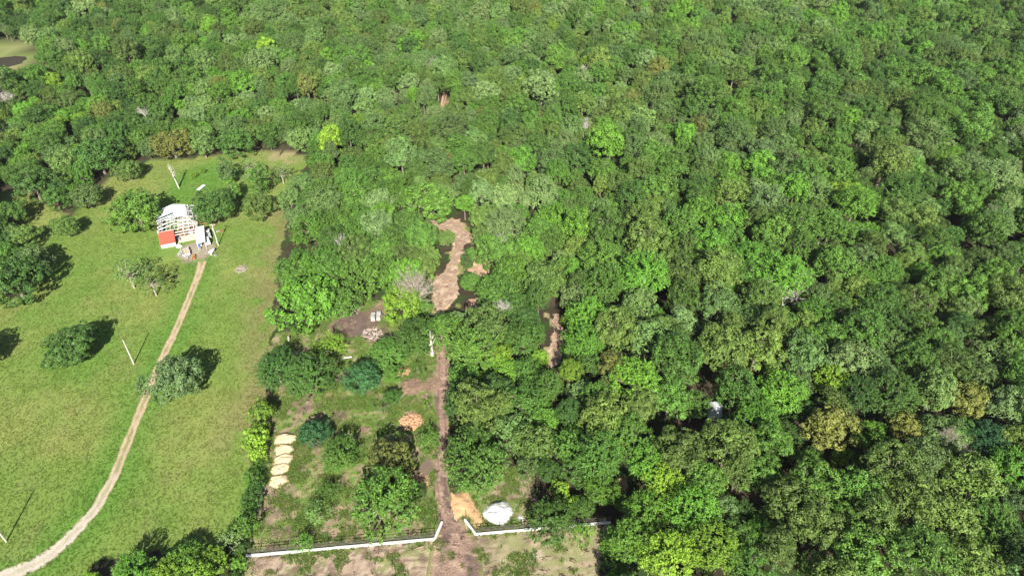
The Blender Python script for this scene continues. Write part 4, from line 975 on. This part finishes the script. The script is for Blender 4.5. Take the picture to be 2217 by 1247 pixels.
# ------------------------------------------------------------------ concrete block stacks
def block_stack(px, rz, layers, label):
    x, y = G(*px); e = empty('block_stack', (x, y, 0), rz)
    mb = MB()
    for i in range(4): mb.box((-.55, -.55 + i*.34, .06), (.55, -.55 + i*.34 + .1, .12))
    for i in range(3): mb.box((-.55 + i*.5, -.55, 0), (-.55 + i*.5 + .1, .55, .06))
    part('pallet', mb, WOODT, e)
    for k in range(layers):
        mb = MB()
        for i in range(3):
            for j in range(6): mb.box((-.54 + i*.365, -.54 + j*.182, .125 + k*.2), (-.54 + i*.365 + .35, -.54 + j*.182 + .165, .125 + k*.2 + .185))
        part('block_layer', mb, BLOCK, e)
    return tag(e, label, 'block stack', 'palletised block stacks')
block_stack((808, 693), .1, 6, 'left front stack of pale blocks on the burnt clearing')
block_stack((820, 692), .12, 5, 'right front stack of pale blocks beside the tufted grass')
block_stack((809, 684), .05, 4, 'rear left stack of pale blocks, partly grey')
block_stack((821, 683), .08, 5, 'rear right stack of pale blocks next to the long dark beam')
a = G(824, 677); b = G(838, 689); mb = MB(); mb.beam((0, 0, .12), (b[0]-a[0], b[1]-a[1], .12), .22, .2)
tag(link('steel_beam', mb.mesh('steel_beam', [PIPE]), loc=(a[0], a[1], 0)), 'long dark beam lying right of the block stacks', 'beam')
x, y = G(626, 738); mb = MB(); mb.tube([(0,0,-.1),(0,0,.9),(.05,0,1.5)], [.32,.27,.18], 9); tag(link('tree_stump', mb.mesh('tree_stump', [BARKW]), loc=(x, y, 0)), 'tall whitish stump at the meadow corner below the vivid green tree', 'stump')

# ------------------------------------------------------------------ utility poles
def pole(px, h, label, kit=False, r0=.15):
    x, y = G(*px); e = empty('utility_pole', (x, y, 0))
    mb = MB(); mb.tube([(0,0,-.3),(0,0,h*.5),(0,0,h)], [r0*1.15, r0, r0*.72], 10); part('pole', mb, POLEW, e)
    if kit:
        mb = MB(); mb.beam((-.9,.16,h-.35),(.9,.16,h-.35), .12); c = part('crossarm', mb, POLEW, e)
        for i in (-.75, .75): mb = MB(); mb.tube([(i,.16,h-.29),(i,.16,h-.12)], [.05,.03], 6); part('insulator', mb, GREY, c)
        t = cyl('transformer', (.05,-.36,h-2.0), (.05,-.36,h-1.1), .25, GALV, e, 12)
        mb = MB(); mb.tube([(.05,-.36,h-1.1),(.05,-.36,h-.9)], [.06,.03], 6); part('bushing', mb, GREY, t)
        box('meter_box', (-.16,-.42,1.2), (.16,-.16,1.8), GALV, e)
    else:
        mb = MB(); mb.tube([(0,0,h),(0,0,h+.12)], [.05,.03], 6); part('insulator', mb, GREY, e)
    return tag(e, label, 'utility pole')
pole((290, 788), 8.1, 'bare bleached pole alone in the meadow left of the driveway')
pole((473, 532), 7.9, 'pole with transformer and crossarm right of the white carport', True)
pole((14, 1172), 8.2, 'bleached pole cut off by the left edge near the driveway bend')

# ------------------------------------------------------------------ dead trees
DT = [(11, 5.5, (16, 8, 5), 1, .24, .35, BARKG), (12, 5.5, (12, 7, 4), 1, .26, .6, BARKW), (13, 5.0, (10, 6, 5), 2, .2, .4, BARKG), (14, 6.0, (9, 5, 3), 1, .3, .3, BARKW)]
class _P: pass
def dead(cx, cyy, w, T, label, zc=10.8):
    """bare crown w pixels wide whose middle stands zc metres up on its own trunk"""
    seed, h, fan, tr_, r0, up, m = T; mb = bare(seed + cx, h, fan, tr_, r0, up); V = np.array(mb.v)
    R_ = np.percentile(np.hypot(V[:,0], V[:,1]), 95); zm = (V[:,2].max() + np.percentile(V[:,2], 25)) / 2
    x, y = G(cx, cyy, zc); s = (w / 2) * depth(x, y, zc) / F / R_; lift = max(0, zc - zm * s)
    mb.v = [(a*s, b*s, c*s + lift) for a, b, c in mb.v]
    if lift > .3: mb.tube([(0,0,-.2), (.1,0,lift*.5), (0,0,lift + .3)], [r0*1.1, r0*.9, max(r0*s, .08)], 7)
    return tag(link('dead_tree', mb.mesh('dead_tree', [m]), loc=(x, y, 0)), label, 'dead tree')
dead(886, 648, 104, DT[0], 'big grey bare tree with fanned twigs right of the block stacks', 5.0)
dead(1080, 658, 46, DT[1], 'silver bare tree right of the tan clearing')
dead(737, 515, 32, DT[1], 'pale silver bare tree among green crowns near the meadow corner')
dead(312, 234, 34, DT[1], 'white bare tree in the upper left wood')
dead(950, 132, 46, DT[0], 'broad grey bare crown high up above the centre')
dead(1265, 263, 28, DT[1], 'bright silver bare tree in the middle of the upper wood')
dead(1262, 142, 30, DT[3], 'thin white bare tree right of the broad grey bare crown')
dead(1003, 98, 22, DT[3], 'slim white snag poking out above the broad grey bare crown')
dead(2060, 934, 40, DT[2], 'twig grey dead crown at lower right')
dead(2088, 968, 34, DT[2], 'smaller purplish grey dead crown below another at lower right')
dead(1710, 612, 104, DT[3], 'white dead limbs spread over a green crown in the right wood')
dead(12, 200, 40, DT[1], 'pale bare crown cut by the left edge below the pond')
dead(2150, 448, 26, DT[2], 'small grey dead top near the right edge')
dead(1085, 510, 30, DT[1], 'white forked dead top beside the bright crowns right of the clearing')
def snag(px, h, r0, seed, label, n=7, sc=1.0, lean=(0, 0)):
    x, y = G(*px); r = random.Random(seed); mb = MB(); lx, ly = lean
    mb.tube([(0,0,-.2),(lx*.3,ly*.3,h*.35),(lx*.7,ly*.7,h*.7),(lx,ly,h)], [r0*1.25,r0,r0*.6,r0*.18], 8)
    for i in range(n):
        z = h * r.uniform(.35, .85); a = r.uniform(0, 6.28); L_ = r.uniform(.18, .34) * h * sc; k = z / h; q = (lx*k, ly*k, z)
        m1 = (q[0] + .3*L_*math.cos(a), q[1] + .3*L_*math.sin(a), z + .35*L_); m2 = (q[0] + .55*L_*math.cos(a+.3), q[1] + .55*L_*math.sin(a+.3), z + .95*L_)
        mb.tube([q, m1, m2], [r0*.5, r0*.32, r0*.08], 6)
    return tag(link('dead_tree', mb.mesh('snag', [BARKW]), loc=(x, y, 0)), label, 'dead tree')
snag((936, 770), 8.4, .36, 5, 'tall white snag with short upright limbs at the track edge', 9)
snag((388, 408), 9.5, .20, 6, 'taller bleached bare trunk behind the barn, leaning left', 12, .8, (-1.6, .4))
snag((386, 405), 7.5, .16, 8, 'shorter bleached bare trunk beside the leaning one behind the barn', 8, .8, (-.3, .3))

# ------------------------------------------------------------------ the barn with its stripped roof
O = (-109.2, 176.5); RZ = math.radians(22)
barn = empty('metal_barn', (O[0], O[1], 0), RZ); tag(barn, 'half roofed white metal barn with bare trusses and red lean-to', 'barn')
UR, UE, US, ZE, ZR = 4.9, 10.8, -.25, 4.0, 5.5
def zroof(u): return ZR - (ZR - ZE) * (abs(u - UR) / (UE - UR))
box('floor_slab', (4.6, 1.6, 0), (11.0, 17.0, .12), CONC, barn)
for v in (4.4, 6.6, 9.3, 13.0, 16.7):
    mb = MB(); mb.beam((US, v, ZE), (UR, v, ZR), .15, .2); mb.beam((UR, v, ZR), (UE, v, ZE), .15, .2); mb.beam((US, v, ZE - .55), (UE, v, ZE - .55), .10, .12)
    for i in range(1, 9):
        u = US + (UE - US) * i / 9; u2 = US + (UE - US) * (i + .5) / 9
        mb.beam((u, v, ZE - .55), (u, v, zroof(u)), .05); mb.beam((u, v, ZE - .55), (u2, v, zroof(u2)), .05)
    part('roof_truss', mb, WHITE, barn)
    for u in (US, UE): mb = MB(); mb.beam((u, v, .1), (u, v, ZE), .2); part('post', mb, WHITE, barn)
    mb = MB(); mb.beam((6.9, v, .1), (6.9, v, ZE - .6), .16)
    if v < 10: part('post', mb, WHITE, barn)
for u in (.9, 3.1, UR, 6.9, 9.1, 10.4):
    mb = MB(); mb.beam((u, (4.4 if u < 5 else 1.2) if u > 5 else 4.4, zroof(u) + .20), (u, 16.8, zroof(u) + .20), .09 if u < 9 else .20, .10); part('purlin', mb, WHITE, barn)
for v in (1.3, 2.9): 
    mb = MB(); mb.beam((4.6, v, 3.1), (10.9, v, 3.1), .16, .2); part('roof_beam', mb, WHITE, barn)
def sheet(name, p0, p1, p2, p3, m, parent, ribs=4, th=.03):
    """ribbed metal sheet: p0->p1 is its width, p0->p3 its run"""
    P = [Vector(p) for p in (p0, p1, p2, p3)]; nrm = (P[1]-P[0]).cross(P[3]-P[0]).normalized(); nrm = nrm if nrm.z > 0 else -nrm; mb = MB()
    lo = [p for p in P]; hi = [p + nrm*th for p in P]
    mb.add(lo + hi, [(3,2,1,0),(4,5,6,7),(0,1,5,4),(1,2,6,5),(2,3,7,6),(3,0,4,7)])
    for i in range(ribs):
        t0 = (i + .35) / ribs; t1 = (i + .65) / ribs
        q = [P[0].lerp(P[1], t0), P[0].lerp(P[1], t1), P[3].lerp(P[2], t1), P[3].lerp(P[2], t0)]; a_ = [x + nrm*(th) for x in q]; b_ = [x + nrm*(th+.04) for x in q]
        mb.add(a_ + b_, [(4,5,6,7),(0,1,5,4),(1,2,6,5),(2,3,7,6),(3,0,4,7)])
    return part(name, mb, m, parent)
for i in range(8):   # the roof still covered at the far end
    v0 = 9.35 + i * .93; v1 = v0 + .90; dz = .27 + rnd.uniform(0, .03); ue = 8.7 if i < 6 else 8.4
    sheet('roof_panel', (UR, v0, ZR+dz), (UR, v1, ZR+dz), (ue, v1, zroof(ue)+dz), (ue, v0, zroof(ue)+dz), WMETAL, barn)
    if i not in (1,): sheet('roof_panel', (UR-.05, v0, ZR+dz), (UR-.05, v1, ZR+dz), (US-.2, v1, zroof(US)-.05+dz), (US-.2, v0, zroof(US)-.05+dz), GMETAL if i < 5 else WMETAL, barn)
for i in range(13):  # left wall, its inner face seen through the open roof, with its shade put into the grey
    v0 = 4.3 + i * .97; box('wall_panel', (US - .14, v0, .1), (US - .11, v0 + .95, ZE - .15), GMETAL, barn)
for i in range(7): box('wall_stud', (US + .12, 4.9 + i*.75, .12), (US + .22, 5.0 + i*.75, ZE - .6), RUST, barn)
for i in range(11): box('wall_panel', (.0 + i*.98, 16.9, .1), (.95 + i*.98, 16.94, ZE - .2), WMETAL, barn)
for i in range(4):   # red lean-to roof over a white front wall
    u0 = -.2 + i * 1.12; sheet('red_roof_panel', (u0, -.15, 1.35), (u0 + 1.10, -.15, 1.35), (u0 + 1.10, 4.2, 3.35), (u0, 4.2, 3.35), REDM, barn)
box('lean_to_wall', (-.1, 0, 0), (4.2, .12, 1.28), WHITE, barn); box('lean_to_side', (4.14, .16, 0), (4.22, .9, 1.4), GMETAL, barn)
mb = MB(); mb.box((.3, 4.3, 0), (.4, 4.4, 3.2)); mb.box((4.1, 4.3, 0), (4.2, 4.4, 3.2)); part('lean_to_post', mb, RUST, barn)
for i, (u, v, w_, d_, h_, m_) in enumerate([(5.3,7.2,1.6,1.3,.9,RUST),(7.3,7.3,1.2,1.5,1.1,WOODT),(8.9,7.0,1.0,1.7,.8,RUST),(5.4,5.2,2.2,.7,1.2,RUST),(8.0,5.0,1.4,.9,.6,WMETAL),(2.2,5.5,1.3,1.6,1.0,RUST),(2.0,7.8,1.5,1.1,.9,WOODT)]):
    e = empty('stored_crate', (O[0] + u*math.cos(RZ) - v*math.sin(RZ), O[1] + u*math.sin(RZ) + v*math.cos(RZ), .125), RZ + rnd.uniform(-.1, .1))
    mb = MB()
    for k in range(4): mb.box((0, 0, k*h_/4), (w_, d_, (k+.86)*h_/4))
    part('slatted_body', mb, m_, e); mb = MB(); mb.box((-.04, -.04, h_), (w_+.04, d_+.04, h_+.06)); part('lid', mb, m_, e)
    tag(e, ['rust brown crate nearest the middle truss inside the barn','tan timber crate inside the barn','rust brown narrow crate by the right side of the barn','long rust brown box crossways inside the barn','low white crate inside the barn near the tan slab','rust brown crate in the open left bay of the barn','tan crate at the back of the open left bay'][i], 'crate', 'clutter stored inside the barn')
def at(u, v): return (O[0] + u*math.cos(RZ) - v*math.sin(RZ), O[1] + u*math.sin(RZ) + v*math.cos(RZ), 0)
# carport
cpt = empty('carport', at(10.55, -5.6), RZ); tag(cpt, 'long narrow white roofed carport right of the barn', 'carport')
for v in (.2, 5.1, 9.9):
    for u in (.15, 2.35): box('post', (u-.05, v-.05, 0), (u+.05, v+.05, 2.45), WHITE, cpt)
for u in (.15, 2.35): mb = MB(); mb.beam((u, 0, 2.5), (u, 10.2, 2.5), .1); part('roof_rail', mb, WHITE, cpt)
for i in range(11): sheet('roof_panel', (-.05, i*.93, 2.6), (-.05, i*.93+.91, 2.6), (2.6, i*.93+.91, 2.72), (2.6, i*.93, 2.72), WHITE, cpt, ribs=3)
# rusty frame at the barn's right flank
rf = empty('rusty_frame', at(11.6, 7.5), RZ - .15); tag(rf, 'rusty brown open steel frame reaching out from the barn under the oak', 'frame')
for v in (0, 1.5, 3.2): mb = MB(); mb.beam((0, v, 1.9), (4.6, v, 1.9), .13); part('rail', mb, RUST, rf)
for u in (0, 2.3, 4.5):
    mb = MB(); mb.beam((u, 0, 1.9), (u, 3.2, 1.9), .12); part('crossbar', mb, RUST, rf)
    for v in (0, 3.2): mb = MB(); mb.beam((u, v, 0), (u, v, 1.85), .1); part('leg', mb, RUST, rf)
for i in range(4): mb = MB(); mb.box((2.5 + i*.5, .4, 1.99), (2.9 + i*.5, 2.9, 2.03)); part('board', mb, WOODT, rf)

def wheel(parent, x, y, r, w=.2, name='wheel'):
    mb = MB(); mb.tube([(x - w/2, y, r), (x + w/2, y, r)], [r, r], 14); o = part(name, mb, BLACK, parent)
    mb = MB(); mb.tube([(x - w/2 - .01, y, r), (x + w/2 + .01, y, r)], [r*.55, r*.55], 10); part('rim', mb, GALV, o); return o
def prism(name, prof, x0, x1, m, parent, inset=0.0):
    """side profile (y, z) pushed across x0..x1; the upper points can lean in"""
    mb = MB(); n = len(prof); zt = max(p[1] for p in prof); zb = min(p[1] for p in prof)
    k = [(p[1]-zb)/(zt-zb)*inset for p in prof]
    V = [(x0 + k[i], p[0], p[1]) for i, p in enumerate(prof)] + [(x1 - k[i], p[0], p[1]) for i, p in enumerate(prof)]
    mb.add(V, [tuple(range(n)), tuple(range(2*n-1, n-1, -1))] + [(i, n+i, n+(i+1) % n, (i+1) % n) for i in range(n)]); return part(name, mb, m, parent)
tk = empty('pickup_truck', at(13.6, 2.4), RZ + .08); tag(tk, 'white vehicle parked along the right side of the carport', 'pickup')
prism('body', [(-2.6,.42),(2.55,.42),(2.6,.8),(2.5,1.02),(1.0,1.1),(-2.6,1.05)], -.92, .92, WHITE, tk)
prism('cab', [(-.75,1.08),(1.1,1.11),(.45,1.72),(-.6,1.72)], -.88, .88, WHITE, tk, .14)
prism('windshield', [(1.12,1.13),(1.14,1.15),(.50,1.72),(.47,1.71)], -.74, .74, GLASS, tk, .05); prism('rear_window', [(-.80,1.2),(-.78,1.2),(-.66,1.62),(-.68,1.62)], -.66, .66, GLASS, tk)
mb = MB(); mb.box((-.86,-2.5,1.06),(-.78,-.85,1.32)); mb.box((.78,-2.5,1.06),(.86,-.85,1.32)); mb.box((-.78,-.93,1.06),(.78,-.85,1.32)); part('bed_side', mb, WHITE, tk); box('bed_floor', (-.77,-2.45,1.06), (.77,-.95,1.09), GREY, tk)
box('tailgate', (-.78,-2.6,1.06), (.78,-2.52,1.32), WHITE, tk); box('bumper', (-.9,2.61,.45), (.9,2.72,.65), GREY, tk)
for s_ in (-1, 1):
    box('headlight', (s_*.72-.14, 2.605, .72), (s_*.72+.14, 2.64, .88), GLASS, tk)
    for yy in (-1.7, 1.6): wheel(tk, s_*.86, yy, .36, .24)
ct = empty('cargo_trailer', at(13.4, -2.4), RZ + .12); tag(ct, 'small white box trailer at the near right corner of the carport', 'trailer')
prism('box_body', [(-1.5,.45),(1.5,.45),(1.5,1.65),(1.25,1.85),(-1.5,1.85)], -.75, .75, WHITE, ct, .04); box('door', (-.6,-1.54,.5), (.6,-1.505,1.7), WMETAL, ct)
mb = MB(); mb.beam((-.6,1.5,.45),(0,2.5,.45),.08); mb.beam((.6,1.5,.45),(0,2.5,.45),.08); part('tongue', mb, GREY, ct)
for s_ in (-1, 1): wheel(ct, s_*.84, -.2, .32)
# utility trailer
ut = empty('utility_trailer', (-100.75, 173.9, 0), math.radians(30) ); tag(ut, 'open flatbed trailer with white side rails in front of the barn', 'trailer')
for i in range(8): box('deck_board', (-.95 + i*.24, -1.9, .55), (-.95 + i*.24 + .22, 2.0, .60), WOODT if i % 3 else POLEW, ut)
for s_ in (-1, 1): box('side_rail', (s_*1.06-.09, -2.0, .5), (s_*1.06+.09, 2.1, .95), WHITE, ut); wheel(ut, s_*1.28, .0, .36); box('fender', (s_*1.28-.16, -.5, .76), (s_*1.28+.16, .5, .80), GREY, ut)
box('tail_rail', (-.96, 2.02, .5), (.96, 2.12, .8), GREY, ut); box('front_rail', (-.96, -2.1, .5), (.96, -1.95, .95), WHITE, ut)
mb = MB(); mb.beam((-.9,-2.1,.55),(0,-3.5,.5),.12); mb.beam((.9,-2.1,.55),(0,-3.5,.5),.12); mb.beam((0,-3.4,.5),(0,-3.8,.5),.12); part('tongue', mb, WHITE, ut); cyl('jack', (0,-3.3,0), (0,-3.3,.9), .05, GREY, ut, 8)
for k, (pa, pb, lb) in enumerate([((384,552),(392,542),'long white board on the grass left of the flatbed trailer, outer one'),((386,554),(394,545),'long white board nearest the flatbed trailer')]):
    a = G(*pa); b = G(*pb); mb = MB(); mb.beam((0,0,.06),(b[0]-a[0],b[1]-a[1],.06), .22, .06); tag(link('white_board', mb.mesh('white_board', [WHITE]), loc=(a[0], a[1], 0)), lb, 'board', 'white boards by the trailer')
heap('tarp_bundle', (388, 534), .85, .85, .95, WHITE, 'rounded white tarp covered bundle behind the flatbed trailer', 'bundle', skew=.1, seed=41, rough=.1, n=22)
def barrel(px, m, label, h=.9, r=.29):
    x, y = G(*px); e = empty('barrel', (x, y, 0)); mb = MB(); mb.tube([(0,0,0),(0,0,h*.33),(0,0,h*.34),(0,0,h*.66),(0,0,h*.67),(0,0,h)], [r,r,r*1.05,r*1.05,r,r], 14); part('drum', mb, m, e); cyl('lid', (0,0,h), (0,0,h+.03), r*.92, m, e); return tag(e, label, 'barrel', 'barrels in the yard')
barrel((385, 519), BLUE, 'blue barrel at the right side of the red lean-to'); barrel((389, 521), GREY, 'grey barrel behind the white tarp bundle'); barrel((431, 535), BLUE, 'blue barrel at the near end of the carport'); barrel((436, 533), GALV, 'pale barrel at the near right end of the carport'); barrel((434, 540), GREY, 'dark grey barrel in front of the blue one by the carport')
mw = empty('riding_mower', (*G(421, 559), 0), .3); tag(mw, 'small orange riding mower at the head of the driveway', 'mower')
prism('hood', [(.15,.35),(1.0,.35),(1.0,.75),(.85,.85),(.15,.9)], -.3, .3, ORANGE, mw, .05); box('deck', (-.62,-.45,.15), (.62,.3,.34), ORANGE, mw); prism('seat', [(-.75,.6),(-.2,.6),(-.2,.7),(-.6,.74),(-.72,1.1),(-.8,1.1)], -.25, .25, BLACK, mw); box('frame', (-.28,-.85,.34), (.28,.14,.58), ORANGE, mw)
mb = MB(); mb.tube([(0,.12,.85),(0,-.05,1.08)], [.03,.03], 6); mb.tube([(0,-.05,1.08),(0,-.07,1.11)], [.2,.2], 12); part('steering_wheel', mb, BLACK, mw)
for s_ in (-1, 1): wheel(mw, s_*.42, -.55, .28, .22); wheel(mw, s_*.4, .75, .19, .15)
tn = empty('propane_tank', (*G(460, 549), 0), -.15); tag(tn, 'white rounded gas tank on the grass right of the driveway head', 'tank')
mb = MB(); mb.tube([(0,-1.35,.85),(0,-1.25,.85),(0,-1.0,.85),(0,1.0,.85),(0,1.25,.85),(0,1.35,.85)], [.12,.42,.58,.58,.42,.12], 16); part('vessel', mb, WHITE, tn, True)
for yy in (-.8, .8): box('saddle', (-.4, yy-.08, 0), (.4, yy+.08, .34), CONC, tn)
cyl('valve_dome', (0,0,1.42), (0,0,1.6), .16, GREY, tn)
for k, (p, lb) in enumerate([((472, 502), 'small whitish scrap lump left of its twin beside the transformer pole'), ((479, 501), 'small rusty white scrap lump in the grass right of the transformer pole'), ((466, 553), 'low grey scrap behind the white gas tank')]):
    sticks('scrap_heap', p, .5, .3, 26, .5, .12, [BLOCK, RUST, GREY][k], lb, 'scrap', 60+k)
a = G(419, 434); b = G(436, 408); e = empty('metal_sheet', (b[0], b[1], 0), math.radians(-15)); mb = MB(); mb.box((-.7,-1.9,.35),(.7,1.9,.41)); part('panel', mb, WHITE, e)
mb = MB(); mb.box((-.5,-1.6,0),(-.4,1.6,.345)); mb.box((.4,-1.6,0),(.5,1.6,.345)); part('bearer', mb, WOODT, e); tag(e, 'white metal sheet lying on the bright grass behind the barn', 'sheet')
mb = MB(); mb.tube([(0,0,.1),(b[0]-a[0]-.6,b[1]-a[1]-2.2,.1)], [.07,.07], 8); tag(link('steel_pipe', mb.mesh('steel_pipe', [PIPE]), loc=(a[0], a[1], 0)), 'thin dark pipe leading from the white sheet towards the barn', 'pipe')
# white roofed shed hidden in the wood
sx, sy = G(1549, 886, 2.8); sh = empty('shed', (sx, sy, 0), math.radians(-14)); tag(sh, 'small shed with a white metal roof almost hidden in the right wood', 'shed')
for a_, b_ in (((-1.4,-2.3,0),(1.4,-2.22,2.2)), ((-1.4,2.22,0),(1.4,2.3,2.2)), ((-1.4,-2.22,0),(-1.32,2.22,2.2)), ((1.32,-2.22,0),(1.4,2.22,2.2))): box('wall', a_, b_, GMETAL, sh)
box('door', (-.4,-2.34,0), (.4,-2.305,1.9), WOODT, sh)
for i in range(5): sheet('roof_panel', (0, -2.5+i, 2.85), (0, -2.5+i+.97, 2.85), (1.6, -2.5+i+.97, 2.22), (1.6, -2.5+i, 2.22), WMETAL, sh); sheet('roof_panel', (-.02, -2.5+i, 2.85), (-.02, -2.5+i+.97, 2.85), (-1.6, -2.5+i+.97, 2.22), (-1.6, -2.5+i, 2.22), WMETAL, sh)
# ------------------------------------------------------------------ thin summer haze
hz = MB(); hz.box((-560, -40, -1.2), (560, 720, 128)); hm = bpy.data.materials.new('thin_haze'); hm.use_nodes = True; hn = hm.node_tree; hn.nodes.clear()
ho = hn.nodes.new('ShaderNodeOutputMaterial'); hv = hn.nodes.new('ShaderNodeVolumePrincipled'); hv.inputs['Color'].default_value = (.93, .96, 1, 1); hv.inputs['Density'].default_value = .00005; hv.inputs['Anisotropy'].default_value = .2
hn.links.new(hv.outputs[0], ho.inputs['Volume'])
tag(link('haze', hz.mesh('haze', [hm])), 'faint pale haze over the far wood', kind='stuff')
